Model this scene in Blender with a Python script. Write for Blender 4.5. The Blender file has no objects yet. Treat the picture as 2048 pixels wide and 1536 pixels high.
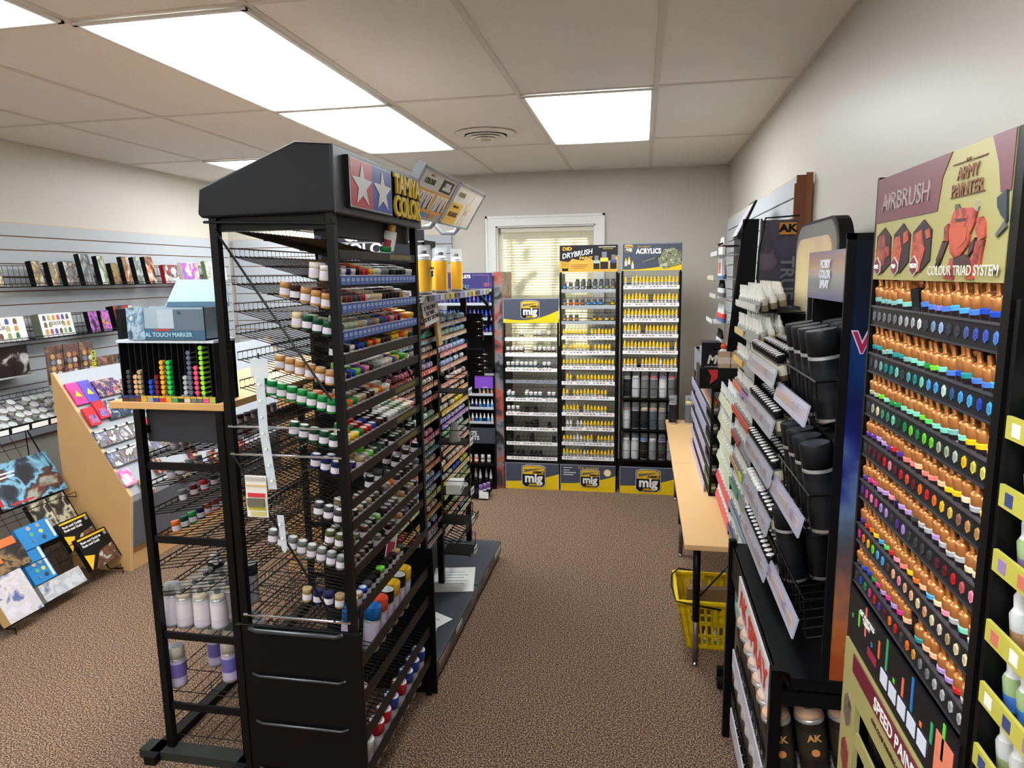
import bpy, math, random
from mathutils import Vector, Matrix, Euler
random.seed(7)
R = math.radians
SC = bpy.context.scene
COL = SC.collection
PI = math.pi

# ---------------------------------------------------------------- camera
cd = bpy.data.cameras.new('camera'); cam = bpy.data.objects.new('camera', cd); COL.objects.link(cam)
_y, _p, _r = .1878, .1583, -.0140
f = Vector((-math.sin(_y)*math.cos(_p), math.cos(_y)*math.cos(_p), -math.sin(_p)))
rt = Vector((math.cos(_y), math.sin(_y), 0)); up = rt.cross(f)
r2 = rt*math.cos(_r)+up*math.sin(_r); u2 = -rt*math.sin(_r)+up*math.cos(_r)
m = Matrix((r2, u2, -f)).transposed().to_4x4(); m.translation = Vector((0, 0, 1.63))
cam.matrix_world = m
cd.sensor_width = 36; cd.lens = 36*1372.2/2048; cd.clip_start = .05; cd.clip_end = 100
SC.camera = cam

# ---------------------------------------------------------------- world, exposure
SC.view_settings.view_transform = 'Standard'; SC.view_settings.look = 'None'
SC.view_settings.gamma = 1; SC.view_settings.use_curve_mapping = False
SC.view_settings.exposure = 1.58
w = bpy.data.worlds.new('daylight'); SC.world = w; w.use_nodes = True
nt = w.node_tree; bg = nt.nodes['Background']
sky = nt.nodes.new('ShaderNodeTexSky'); sky.sky_type = 'HOSEK_WILKIE'; sky.sun_direction = (0.1, .6, .8); sky.turbidity = 4
nt.links.new(sky.outputs[0], bg.inputs[0]); bg.inputs[1].default_value = .38
sl = bpy.data.lights.new('sun', 'SUN'); so = bpy.data.objects.new('sun', sl); COL.objects.link(so)
sl.energy = 3.2; sl.angle = R(1.5); sl.color = (1, .93, .78)
so.rotation_euler = Vector((.25, 1, .85)).to_track_quat('Z', 'Y').to_euler()
so.location = (0, 9, 6)
LAMP = 8.0

# ---------------------------------------------------------------- materials
def lin(c):
    return tuple(((x/255)/12.92 if x/255 <= .04045 else ((x/255+.055)/1.055)**2.4) for x in c)
_M = {}
def M(rgb, rough=.5, metal=0, trans=0, emit=0, alpha=1, noise=.06, nscale=30, bump=0, coat=0, name=None, ior=1.45, tl=0):
    key = (rgb, rough, metal, trans, emit, alpha, noise, nscale, bump, coat, tl)
    if key in _M: return _M[key]
    m = bpy.data.materials.new(name or 'mat_%d' % len(_M)); _M[key] = m; m.use_nodes = True
    n = m.node_tree; b = n.nodes['Principled BSDF']; c = lin(rgb)
    b.inputs['Roughness'].default_value = rough; b.inputs['Metallic'].default_value = metal
    b.inputs['Transmission Weight'].default_value = trans; b.inputs['IOR'].default_value = ior
    b.inputs['Alpha'].default_value = alpha; b.inputs['Coat Weight'].default_value = coat
    b.inputs['Base Color'].default_value = (*c, 1)
    if max(rgb) < 60 and not metal: b.inputs['Specular IOR Level'].default_value = .22
    if emit: b.inputs['Emission Color'].default_value = (*c, 1); b.inputs['Emission Strength'].default_value = emit
    if noise:
        tc = n.nodes.new('ShaderNodeTexCoord'); nz = n.nodes.new('ShaderNodeTexNoise'); nz.inputs['Scale'].default_value = nscale
        nz.inputs['Detail'].default_value = 2
        mx = n.nodes.new('ShaderNodeMix'); mx.data_type = 'RGBA'
        mx.inputs['A'].default_value = (*[x*(1-noise) for x in c], 1); mx.inputs['B'].default_value = (*[min(1, x*(1+noise)) for x in c], 1)
        n.links.new(tc.outputs['Object'], nz.inputs['Vector']); n.links.new(nz.outputs['Fac'], mx.inputs['Factor']); n.links.new(mx.outputs['Result'], b.inputs['Base Color'])
        if bump:
            bp = n.nodes.new('ShaderNodeBump'); bp.inputs['Strength'].default_value = bump; bp.inputs['Distance'].default_value = .002
            n.links.new(nz.outputs['Fac'], bp.inputs['Height']); n.links.new(bp.outputs[0], b.inputs['Normal'])
    return m
def ART(cols, scale=8, seed=0, rough=.35, dist=.5, axis=None, const=True):
    """printed picture: blobs of colour in a ramp; axis = (coord index, lo, hi) adds a gradient"""
    key = ('art', tuple(cols), scale, seed, axis, const)
    if key in _M: return _M[key]
    m = bpy.data.materials.new('printed_art'); _M[key] = m; m.use_nodes = True
    n = m.node_tree; b = n.nodes['Principled BSDF']; b.inputs['Roughness'].default_value = rough
    tc = n.nodes.new('ShaderNodeTexCoord'); mp = n.nodes.new('ShaderNodeMapping'); mp.inputs['Location'].default_value = (seed*1.7, seed*.9, seed*2.3)
    nz = n.nodes.new('ShaderNodeTexNoise'); nz.inputs['Scale'].default_value = scale; nz.inputs['Detail'].default_value = 7; nz.inputs['Distortion'].default_value = dist
    n.links.new(tc.outputs['Object'], mp.inputs[0]); n.links.new(mp.outputs[0], nz.inputs['Vector'])
    rp = n.nodes.new('ShaderNodeValToRGB'); rp.color_ramp.interpolation = 'B_SPLINE' if not const else 'LINEAR'
    e = rp.color_ramp.elements
    k = len(cols)
    lo, hi = (.37, .63) if axis is None else (0, 1)
    while len(e) < k: e.new(.5)
    for i, c in enumerate(cols):
        e[i].position = lo+(hi-lo)*i/max(1, k-1)
    for i, c in enumerate(cols): e[i].color = (*lin(c), 1)
    src = nz.outputs['Fac']
    if axis:
        sp = n.nodes.new('ShaderNodeSeparateXYZ'); n.links.new(tc.outputs['Object'], sp.inputs[0])
        mr = n.nodes.new('ShaderNodeMapRange'); mr.inputs['From Min'].default_value = axis[1]; mr.inputs['From Max'].default_value = axis[2]
        n.links.new(sp.outputs[axis[0]], mr.inputs['Value'])
        ad = n.nodes.new('ShaderNodeMath'); ad.operation = 'MULTIPLY_ADD'; ad.inputs[1].default_value = .5; 
        n.links.new(nz.outputs['Fac'], ad.inputs[0]); n.links.new(mr.outputs[0], ad.inputs[2])
        s2 = n.nodes.new('ShaderNodeMath'); s2.operation = 'SUBTRACT'; s2.inputs[1].default_value = .25; n.links.new(ad.outputs[0], s2.inputs[0]); src = s2.outputs[0]
    n.links.new(src, rp.inputs[0]); n.links.new(rp.outputs[0], b.inputs['Base Color'])
    return m
BLK = M((11, 11, 12), .36); BLKM = M((15, 15, 17), .45); DK = M((34, 35, 38), .5, bump=.15, nscale=300)
WIRE = M((14, 14, 14), .3, coat=.3); WHT = M((235, 235, 232), .45); CHROME = M((200, 200, 205), .2, 1, noise=0)
PAPER = M((232, 232, 230), .7); SILV = M((190, 190, 192), .3, .6, noise=0); GREYP = M((150, 152, 156), .4)
CLEAR = M((235, 240, 245), .08, 0, .0, alpha=.16, noise=0); FROST = M((215, 222, 228), .25, alpha=.55, noise=0)
YEL = M((240, 190, 20), .4); RED = M((200, 30, 35), .4)

# ---------------------------------------------------------------- mesh builder
class MB:
    def __init__(s): s.v = []; s.f = []; s.m = []; s.sm = []; s.mats = []
    def mi(s, m):
        if m not in s.mats: s.mats.append(m)
        return s.mats.index(m)
    def add(s, vs, fs, m, smooth=False):
        o = len(s.v); s.v += [tuple(v) for v in vs]; k = s.mi(m)
        for q in fs: s.f.append(tuple(i+o for i in q)); s.m.append(k); s.sm.append(smooth)
        return s
    def box(s, x0, x1, y0, y1, z0, z1, m):
        return s.add([(x0, y0, z0), (x1, y0, z0), (x1, y1, z0), (x0, y1, z0), (x0, y0, z1), (x1, y0, z1), (x1, y1, z1), (x0, y1, z1)],
                     [(0, 3, 2, 1), (4, 5, 6, 7), (0, 1, 5, 4), (1, 2, 6, 5), (2, 3, 7, 6), (3, 0, 4, 7)], m)
    def hexa(s, p, m):
        """eight points: bottom 4 (ccw from above), top 4"""
        return s.add(p, [(0, 3, 2, 1), (4, 5, 6, 7), (0, 1, 5, 4), (1, 2, 6, 5), (2, 3, 7, 6), (3, 0, 4, 7)], m)
    def prism(s, pts, a, b, m, ax='y'):
        """2D polygon pts extruded from a to b along axis ax; ax y: pts are (x,z); ax x: (y,z); ax z: (x,y)"""
        n = len(pts)
        g = {'y': lambda p, t: (p[0], t, p[1]), 'x': lambda p, t: (t, p[0], p[1]), 'z': lambda p, t: (p[0], p[1], t)}[ax]
        vs = [g(p, a) for p in pts]+[g(p, b) for p in pts]
        fs = [tuple(range(n))[::-1], tuple(range(n, 2*n))]+[(i, (i+1) % n, n+(i+1) % n, n+i) for i in range(n)]
        return s.add(vs, fs, m)
    def tube(s, pts, r, m, seg=5, cap=True):
        pts = [Vector(p) for p in pts]; rings = []
        for i, p in enumerate(pts):
            d = (pts[min(i+1, len(pts)-1)]-pts[max(i-1, 0)]).normalized()
            a = d.cross(Vector((0, 0, 1)))
            if a.length < .01: a = d.cross(Vector((0, 1, 0)))
            a.normalize(); b = d.cross(a)
            rings.append([p+a*r*math.cos(2*PI*k/seg)+b*r*math.sin(2*PI*k/seg) for k in range(seg)])
        vs = [v for q in rings for v in q]; fs = []
        for i in range(len(pts)-1):
            for k in range(seg): fs.append((i*seg+k, i*seg+(k+1) % seg, (i+1)*seg+(k+1) % seg, (i+1)*seg+k))
        if cap: fs += [tuple(range(seg))[::-1], tuple((len(pts)-1)*seg+k for k in range(seg))]
        return s.add(vs, fs, m, seg > 5)
    def lathe(s, prof, m, seg=16, at=(0, 0, 0), sx=1, sy=1):
        """prof [(r,z) or (r,z,material)]: the material belongs to the band that starts there"""
        n = len(prof)
        def ring(p):
            j = len(s.v)
            for k in range(seg):
                a = 2*PI*k/seg; s.v.append((at[0]+p[0]*sx*math.cos(a), at[1]+p[0]*sy*math.sin(a), at[2]+p[1]))
            return j
        cur = m; lo = ring(prof[0]); o = lo; pd = None
        for i in range(n-1):
            if len(prof[i]) > 2: cur = prof[i][2]
            k_ = s.mi(cur); d = Vector((prof[i+1][0]-prof[i][0], prof[i+1][1]-prof[i][1]))
            if pd is not None and d.length > 0 and pd.length > 0 and pd.angle(d) > .6: lo = ring(prof[i])
            hi = ring(prof[i+1])
            for k in range(seg):
                s.f.append((lo+k, lo+(k+1) % seg, hi+(k+1) % seg, hi+k)); s.m.append(k_); s.sm.append(True)
            lo = hi; pd = d
        s.f.append(tuple(o+k for k in range(seg))[::-1]); s.m.append(s.mi(prof[0][2] if len(prof[0]) > 2 else m)); s.sm.append(False)
        s.f.append(tuple(lo+k for k in range(seg))); s.m.append(s.mi(cur if len(prof[-1]) < 3 else prof[-1][2])); s.sm.append(False)
        return s
    def mesh(s, name):
        me = bpy.data.meshes.new(name); me.from_pydata(s.v, [], s.f)
        for mt in s.mats: me.materials.append(mt)
        me.polygons.foreach_set('material_index', s.m); me.polygons.foreach_set('use_smooth', s.sm); me.update()
        return me
    def build(s, name, parent=None, loc=None, rot=None, bevel=0):
        o = bpy.data.objects.new(name, s.mesh(name)); COL.objects.link(o)
        if parent: o.parent = parent
        if loc: o.location = loc
        if rot: o.rotation_euler = rot
        if bevel:
            bv = o.modifiers.new('edge', 'BEVEL'); bv.width = bevel; bv.segments = 2; bv.limit_method = 'ANGLE'
        return o
def tag(o, label=None, cat=None, group=None, kind=None):
    if label: o['label'] = label
    if cat: o['category'] = cat
    if group: o['group'] = group
    if kind: o['kind'] = kind
    return o
def thing(name, label, cat, loc, rz=0, group=None):
    o = bpy.data.objects.new(name, None); COL.objects.link(o); o.location = loc; o.rotation_euler = (0, 0, rz); o.empty_display_size = .05
    return tag(o, label, cat, group)
def struct(mb, name, **k): return tag(mb.build(name, **k), kind='structure')
def txt(s, size, loc, mat, parent, rot=(PI/2, 0, 0), ext=.0006, bold=0, sx=1, align='CENTER', shear=0, name='lettering', sp=1):
    c = bpy.data.curves.new(name, 'FONT'); c.body = s; c.size = size; c.extrude = ext; c.offset = bold; c.align_x = align; c.align_y = 'CENTER'
    c.shear = shear; c.space_line = .85; c.space_character = sp; c.materials.append(mat); c.resolution_u = 3
    t_ = bpy.data.objects.new('t', c); me = bpy.data.meshes.new_from_object(t_); me.name = name; bpy.data.objects.remove(t_); bpy.data.curves.remove(c)
    o = bpy.data.objects.new(name, me); COL.objects.link(o); o.parent = parent; o.location = loc; o.rotation_euler = rot; o.scale = (sx, 1, 1)
    return o
ORD = 'first second third fourth fifth sixth seventh eighth ninth tenth eleventh twelfth thirteenth fourteenth fifteenth sixteenth seventeenth eighteenth nineteenth twentieth twenty-first twenty-second twenty-third twenty-fourth'.split()

# ---------------------------------------------------------------- products (built once per colour, then shared meshes)
_P = {}
def product(kind, key, makers):
    """makers: list of (part name, function returning MB)"""
    k = (kind, key)
    if k not in _P: _P[k] = [(n, fn().mesh(n)) for n, fn in makers]
    return _P[k]
def put(name, parts, mat, label, cat, group, single=False):
    """link a thing: one mesh, or an Empty with its parts"""
    if len(parts) == 1:
        o = bpy.data.objects.new(name, parts[0][1]); COL.objects.link(o); o.matrix_world = mat; LOC[o.name] = _last[0]; return tag(o, label, cat, group)
    r = bpy.data.objects.new(name, None); COL.objects.link(r); r.empty_display_size = .02; r.matrix_world = mat; tag(r, label, cat, group); LOC[r.name] = _last[0]
    for n, me in parts:
        o = bpy.data.objects.new(n, me); COL.objects.link(o); o.parent = r
    return r
CNAME = {}
def C(name, *rgb): CNAME[rgb] = name; return rgb
black = C('black', 24, 24, 27); white = C('white', 225, 222, 214); grey = C('grey', 120, 122, 124); dgrey = C('dark grey', 62, 64, 68); lgrey = C('light grey', 170, 172, 174)
red = C('red', 200, 25, 32); dred = C('dark red', 110, 22, 28); brown = C('brown', 92, 52, 34); dbrown = C('dark brown', 56, 36, 30); tan = C('tan', 190, 140, 82)
cream = C('cream', 226, 208, 168); yellow = C('yellow', 240, 190, 20); orange = C('orange', 238, 112, 30); green = C('green', 20, 138, 66); dgreen = C('dark green', 18, 74, 50)
lime = C('lime', 110, 205, 50); olive = C('olive', 84, 88, 50); sage = C('sage', 160, 174, 140); teal = C('teal', 30, 140, 140); mint = C('mint', 120, 210, 180)
blue = C('blue', 25, 70, 180); lblue = C('sky blue', 70, 160, 220); dblue = C('navy', 22, 30, 86); purple = C('purple', 90, 45, 140); lilac = C('lilac', 170, 140, 205)
magenta = C('magenta', 205, 50, 130); pink = C('pink', 235, 140, 165); peach = C('peach', 240, 178, 140); flesh = C('flesh', 214, 160, 120); maroon = C('maroon', 96, 24, 48); sand = C('sand', 176, 152, 108)

LBL = M((214, 206, 216), .45); DARKP = M((40, 30, 34), .3)
def enamel_jar(c, top=None):
    body = lambda: MB().lathe([(.0125, 0, M(c, .25)), (.0138, .002), (.0138, .007, LBL), (.0138, .020, M((120, 90, 120), .4) if random.random() < .0 else LBL), (.0138, .024, M(c, .25)), (.012, .0275)], LBL, 16)
    lid = lambda: MB().lathe([(.0142, .0272, M(c, .35)), (.0142, .0400), (.0134, .0412), (.0105, .0412, M(top, .6) if top else M(c, .35)), (.0, .0413)], M(c, .35), 16)
    return product('jar', (c, top), [('jar_body', body), ('lid', lid)])
GOLD = M((196, 128, 70), .28, .55, noise=0, name='gold_cap')
def gold_dropper(c):
    body = lambda: MB().lathe([(.0112, 0, M((32, 20, 24), .3)), (.0118, .002), (.0118, .044), (.0112, .0475, M(c, .3)), (.0112, .0535), (.0085, .056)], DARKP, 14)
    sticker = lambda: MB().add([(.0119*math.cos(a), .0119*math.sin(a), z) for z in (.012, .04) for a in (-2.2, -1.9, -1.6)], [(0, 1, 4, 3), (1, 2, 5, 4)], M((205, 200, 200), .5))
    cap = lambda: MB().lathe([(.0096, .0545), (.0100, .0555), (.0096, .0700), (.0084, .0722), (.0042, .0745), (.0036, .0760), (.0033, .0885), (.0022, .0900), (.0, .0902)], GOLD, 10)
    return product('golddrop', c, [('bottle_body', body), ('cap', cap)]+([('sticker', sticker)] if (hash(c) % 3 == 0) else []))
def dropper(capc, c, lab=(225, 222, 215), h=1.0, low=None, dark=None, fat=False):
    lowm = M(low, .3) if low else M(c, .3)
    body = lambda: MB().lathe([(.0105, 0, M(c, .3) if not dark else M(dark, .4)), (.0112, .002), (.0112, .013*h, lowm), (.0112, .018*h, M(lab, .4)), (.0112, .034*h), (.0092, .037*h, M(capc, .35))]+([(.0098, .040*h), (.0094, .052*h), (.0066, .062*h), (.0042, .068*h), (.0034, .073*h), (.0, .0735*h)] if fat else [(.0072, .041*h), (.0068, .053*h), (.0042, .057*h), (.0030, .072*h), (.0, .0725*h)]), LBL, 10)
    return product('drop', (capc, c, lab, h, low, dark, fat), [('bottle', body)])
def pot(c, capc):
    body = lambda: MB().lathe([(.012, 0, M(tuple(int(v*.6) for v in c), .25)), (.0142, .004), (.0142, .021), (.0128, .022, M(capc, .15)), (.0134, .030), (.0118, .0365), (.0085, .0405), (.004, .0425), (.0, .043)], LBL, 12)
    return product('pot', (c, capc), [('pot', body)])
def ink_jar(c, capc=(225, 222, 215), blackjar=False):
    body = lambda: MB().lathe([(.0150, 0, M(c, .25)), (.0160, .003), (.0160, .012, M((30, 30, 32), .4) if blackjar else M((225, 222, 215), .4)), (.0160, .024, M(c, .25)), (.0160, .034), (.0135, .038), (.0140, .039, M(capc, .4)), (.0140, .058), (.0125, .060), (.0, .0603)], LBL, 12)
    return product('inkjar', (c, capc, blackjar), [('jar', body)])
def spray(kind, capc, bodyc, lab=None, h=.18, r=.0325, clear=False, nozzle=None, captop=None):
    """aerosol can: body with label, shoulder, cap; a clear cap shows its nozzle"""
    hc = h*.26; hb = h-hc
    L_ = M(lab, .4) if lab else M(bodyc, .35)
    body = lambda: MB().lathe([(r*.94, 0, SILV), (r, .004), (r, .010, M(bodyc, .3, coat=.2)), (r, hb*.35, L_), (r, hb*.8, M(bodyc, .3, coat=.2)), (r, hb-.010, SILV), (r*.98, hb-.004), (r*.86, hb)], LBL, 20)
    if clear:
        ring = lambda: MB().lathe([(r*.93, hb-.003, M(nozzle or capc, .5)), (r*.88, hb+.006), (r*.50, hb+.014), (r*.45, hb+.0145), (r*.40, hb+.015, M((30, 30, 30), .4)), (r*.34, hb+.028), (r*.2, hb+.030)], LBL, 14)
        cap = lambda: MB().lathe([(r*.93, hb-.002), (r*.97, hb+.002), (r*.95, h-.006), (r*.88, h), (.0, h+.0005)], CLEAR, 20)
        return product('spray', (kind, capc, bodyc, lab, h, r, nozzle), [('can_body', body), ('nozzle', ring), ('cap', cap)])
    cap = lambda: MB().lathe([(r*.99, hb-.002, M(capc, .4)), (r*.99, h-.004), (r*.93, h), (r*.88, h-.001, M(captop or capc, .4)), (.0, h-.0008)], M(capc, .4), 20)
    return product('spray', (kind, capc, bodyc, lab, h, r, captop), [('can_body', body), ('cap', cap)])
LOC = {}; _last = [(1, 0)]
def T(root, x, y, z, tilt=0, rz=0, jit=0):
    """matrix of a product standing at local x,y,z of a rack, leaning back by tilt"""
    _last[0] = (x, y)
    base = Matrix.Translation(root.location) @ root.rotation_euler.to_matrix().to_4x4()
    return base @ Matrix.Translation((x, y, z)) @ Matrix.Rotation(tilt, 4, 'X') @ Matrix.Rotation(jit*random.uniform(-1, 1), 4, 'Y') @ Matrix.Rotation(rz, 4, 'Z')
def W(root, x, y, z): return T(root, x, y, z).translation

# ================================================================ the room
XL, XR, YB, YF, HC = -3.61, .64, 5.63, -2.0, 2.436
wallm = M((198, 193, 182), .42, noise=.03, nscale=60, bump=.12)
carpet = bpy.data.materials.new('carpet'); carpet.use_nodes = True
n = carpet.node_tree; b = n.nodes['Principled BSDF']; b.inputs['Roughness'].default_value = .95
tc = n.nodes.new('ShaderNodeTexCoord'); nz = n.nodes.new('ShaderNodeTexNoise'); nz.inputs['Scale'].default_value = 170; nz.inputs['Detail'].default_value = 3
nz2 = n.nodes.new('ShaderNodeTexNoise'); nz2.inputs['Scale'].default_value = 2.5
rp = n.nodes.new('ShaderNodeValToRGB'); e = rp.color_ramp.elements
e[0].position = .40; e[0].color = (*lin((52, 37, 28)), 1); e[1].position = .62; e[1].color = (*lin((178, 147, 118)), 1); e.new(.5).color = (*lin((104, 79, 62)), 1)
bp = n.nodes.new('ShaderNodeBump'); bp.inputs['Strength'].default_value = .6; bp.inputs['Distance'].default_value = .004
n.links.new(tc.outputs['Object'], nz.inputs['Vector']); n.links.new(nz.outputs['Fac'], rp.inputs[0]); n.links.new(rp.outputs[0], b.inputs['Base Color'])
n.links.new(nz.outputs['Fac'], bp.inputs['Height']); n.links.new(bp.outputs[0], b.inputs['Normal'])
struct(MB().box(XL, XR, YF, YB, -.1, 0, carpet), 'floor')
tile = M((236, 231, 224), .85, noise=.05, nscale=70, bump=.2, name='ceiling_tile'); gridm = M((214, 206, 196), .5, noise=0)
cm = MB().box(XL, XR, YF, YB, HC, HC+.1, tile)
gx = [.048-.61*i for i in range(6)]; gy = [4.446-1.219*i for i in range(6)]
for x in gx: cm.box(x-.012, x+.012, YF, YB, HC-.004, HC, gridm)
for y in gy: cm.box(XL, XR, y-.012, y+.012, HC-.0035, HC, gridm)
cm.box(XR-.02, XR, YF, YB, HC-.005, HC, gridm).box(XL, XL+.02, YF, YB, HC-.005, HC, gridm).box(XL, XR, YB-.02, YB, HC-.005, HC, gridm)
struct(cm, 'ceiling')
struct(MB().box(XL-.1, XL, YF, YB, 0, HC, wallm), 'wall_left')
struct(MB().box(XR, XR+.1, YF, YB, 0, HC, wallm), 'wall_right')
struct(MB().box(XL, XR, YF-.1, YF, 0, HC, wallm), 'wall_front')
wx0, wx1, wz0, wz1 = -1.185, -.375, .95, 2.02
struct(MB().box(XL, wx0, YB, YB+.12, 0, HC, wallm).box(wx1, XR, YB, YB+.12, 0, HC, wallm).box(wx0, wx1, YB, YB+.12, 0, wz0, wallm).box(wx0, wx1, YB, YB+.12, wz1, HC, wallm), 'wall_back')
basem = M((60, 52, 48), .5)
struct(MB().box(XR-.012, XR, YF, YB, 0, .1, basem), 'baseboard_right')
struct(MB().box(XL, XR, YB-.012, YB, 0, .1, basem), 'baseboard_back')
struct(MB().box(XL, XL+.012, YF, YB, 0, .1, basem), 'baseboard_left')
# window: casing, sash, glass, blind
trim = M((232, 230, 226), .35, noise=.02)
wr = thing('window_1', None, None, (0, YB, 0)); wr['kind'] = 'structure'
cs = MB()
for (a, b_, c, d) in ((wx0-.085, wx0, wz0, wz1), (wx1, wx1+.075, wz0, wz1), (wx0-.085, wx1+.075, wz1, wz1+.08), (wx0-.085, wx1+.075, wz0-.085, wz0)):
    cs.box(a, b_, -.018, 0, c, d, trim)
cs.box(wx0-.085, wx0-.068, -.026, 0, wz0-.085, wz1+.08, trim).box(wx1+.058, wx1+.075, -.026, 0, wz0-.085, wz1+.08, trim).box(wx0-.085, wx1+.075, -.026, 0, wz1+.063, wz1+.08, trim)
cs.box(wx0, wx0+.012, 0, .12, wz0, wz1, trim).box(wx1-.012, wx1, 0, .12, wz0, wz1, trim).box(wx0, wx1, 0, .12, wz1-.012, wz1, trim).box(wx0, wx1, 0, .12, wz0, wz0+.012, trim)
cs.build('casing', wr)
MB().box(wx0+.012, wx1-.012, .09, .11, wz0+.012, wz0+.05, trim).box(wx0+.012, wx1-.012, .09, .11, wz1-.05, wz1-.012, trim).box(wx0+.012, wx0+.05, .09, .11, wz0, wz1, trim).box(wx1-.05, wx1-.012, .09, .11, wz0, wz1, trim).box(wx0, wx1, .09, .11, 1.47, 1.5, trim).build('sash', wr)
MB().box(wx0+.05, wx1-.05, .098, .102, wz0+.05, wz1-.05, M((230, 240, 235), .02, noise=0, alpha=.10)).build('glass_pane', wr)
bl = bpy.data.materials.new('blind_slat'); bl.use_nodes = True; n = bl.node_tree
b = n.nodes['Principled BSDF']; b.inputs['Base Color'].default_value = (*lin((240, 236, 222)), 1); b.inputs['Roughness'].default_value = .5
tr = n.nodes.new('ShaderNodeBsdfTranslucent'); tr.inputs[0].default_value = (*lin((250, 246, 222)), 1); mx = n.nodes.new('ShaderNodeMixShader'); mx.inputs[0].default_value = .55
n.links.new(b.outputs[0], mx.inputs[1]); n.links.new(tr.outputs[0], mx.inputs[2]); n.links.new(mx.outputs[0], n.nodes['Material Output'].inputs[0])
bld = thing('window_blind', 'cream venetian blind closed inside the back window', 'blind', (0, YB+.045, 0))
sm_ = MB(); z = wz1-.045
while z > wz0+.03:
    sm_.add([(wx0+.05, -.009, z), (wx1-.02, -.009, z), (wx1-.02, .006, z-.0245), (wx0+.05, .006, z-.0245), (wx0+.05, -.0068, z-.010), (wx1-.02, -.0068, z-.010)], [(0, 1, 5, 4), (4, 5, 2, 3)], bl, True); z -= .0225
sm_.build('slats', bld)
MB().box(wx0+.03, wx1-.012, -.014, .014, wz1-.05, wz1-.014, M((214, 208, 190), .4)).build('head_rail', bld)
cr = MB()
for x in (wx0+.12, (wx0+wx1)/2+.05, wx1-.12): cr.tube([(x, -.013, wz1-.04), (x, -.013, wz0+.03)], .0012, M((210, 206, 180), .6))
cr.tube([(wx0+.09, -.018, wz1-.04), (wx0+.09, -.018, 1.3)], .003, trim)
cr.build('cord', bld)
# unseen foliage added outside to dapple the sun on the blind
lf = MB(); gm = M((70, 100, 40), .6)
for i in range(380):
    a = Vector((random.uniform(-2.2, .7), random.uniform(0, 1.4), random.uniform(-.6, 2.3))); d = Vector((random.uniform(-1, 1), random.uniform(-1, 1), random.uniform(-1, 1))).normalized()*.075; e_ = d.cross(Vector((.3, .5, .8))).normalized()*.05
    lf.add([a-d, a+e_, a+d, a-e_], [(0, 1, 2, 3)], gm)
for i in range(7): lf.tube([(-.7+i*.12, .7, -1.6), (-1.6+i*.32, .6, .9), (-1.9+i*.4, .5, 2)], .02, M((70, 55, 40), .8))
tag(lf.build('added_foliage', loc=(0, 6.7, 1.6)), 'unseen leafy foliage added outside the window to dapple the sun', 'shrub', kind='stuff')
struct(MB().box(-8, 6, 5.76, 20, -.12, -.02, M((96, 110, 70), .9)), 'ground')

# ceiling lights
def emitm(hw, hl):
    m = bpy.data.materials.new('light_diffuser'); m.use_nodes = True; n = m.node_tree; b = n.nodes['Principled BSDF']
    b.inputs['Base Color'].default_value = (.9, .93, .95, 1); b.inputs['Roughness'].default_value = .3
    tc = n.nodes.new('ShaderNodeTexCoord'); sp = n.nodes.new('ShaderNodeSeparateXYZ'); n.links.new(tc.outputs['Object'], sp.inputs[0])
    outs = []
    for i, h in ((0, hw), (1, hl)):
        ab = n.nodes.new('ShaderNodeMath'); ab.operation = 'ABSOLUTE'; n.links.new(sp.outputs[i], ab.inputs[0])
        mr = n.nodes.new('ShaderNodeMapRange'); mr.interpolation_type = 'SMOOTHSTEP'; mr.inputs['From Min'].default_value = h-.17; mr.inputs['From Max'].default_value = h; mr.inputs['To Min'].default_value = 1; mr.inputs['To Max'].default_value = .22
        n.links.new(ab.outputs[0], mr.inputs['Value']); outs.append(mr.outputs[0])
    mu = n.nodes.new('ShaderNodeMath'); mu.operation = 'MULTIPLY'; n.links.new(outs[0], mu.inputs[0]); n.links.new(outs[1], mu.inputs[1])
    m2 = n.nodes.new('ShaderNodeMath'); m2.operation = 'MULTIPLY'; m2.inputs[1].default_value = LAMP; n.links.new(mu.outputs[0], m2.inputs[0])
    b.inputs['Emission Color'].default_value = (.93, .98, 1, 1); n.links.new(m2.outputs[0], b.inputs['Emission Strength'])
    return m
EM = emitm(.285, .59)
lights = [(-1.477, 2.617, 'large ceiling light panel over the starred header rack'), (-1.477, 3.837, 'ceiling light panel behind the large one, towards the window'),
          (-.257, 3.837, 'ceiling light panel beside the round vent, near the back wall'), (-2.697, 5.04, 'ceiling light panel in the back corner over the grooved wall'),
          (-2.087, 1.398, 'ceiling light panel cut off at the upper photo corner'), (-.257, .18, 'added unseen ceiling light panel above the camera over the aisle'), (-2.697, -.9, 'added unseen ceiling light panel behind the camera near the side wall'), (-1.477, -1.0, 'added unseen ceiling light panel behind the camera over the shop floor')]  # last three panels are unseen, added to light the near objects
for x, y, lb in lights:
    t = thing('ceiling_light', lb, 'light', (x, y, HC-.006), group='ceiling light panels')
    fr = MB(); tm = M((225, 222, 216), .4, noise=0)
    fr.box(-.3, .3, -.603, -.588, -.008, 0, tm).box(-.3, .3, .588, .603, -.008, 0, tm).box(-.3, -.283, -.6, .6, -.008, 0, tm).box(.283, .3, -.6, .6, -.008, 0, tm)
    fr.build('frame', t); MB().box(-.283, .283, -.588, .588, -.003, .002, EM).build('diffuser', t)
v = thing('ceiling_vent', 'round white ceiling air vent with concentric rings', 'vent', (-.90, 4.03, HC-.004))
wv = M((222, 216, 208), .35)
MB().lathe([(.125, 0), (.125, -.010), (.135, -.014), (.172, -.006), (.175, 0)], wv, 40).build('outer_ring', v)
MB().lathe([(.124, -.001), (.124, -.002)], M((14, 13, 12), .8, noise=0), 40).build('duct_opening', v)
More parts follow.
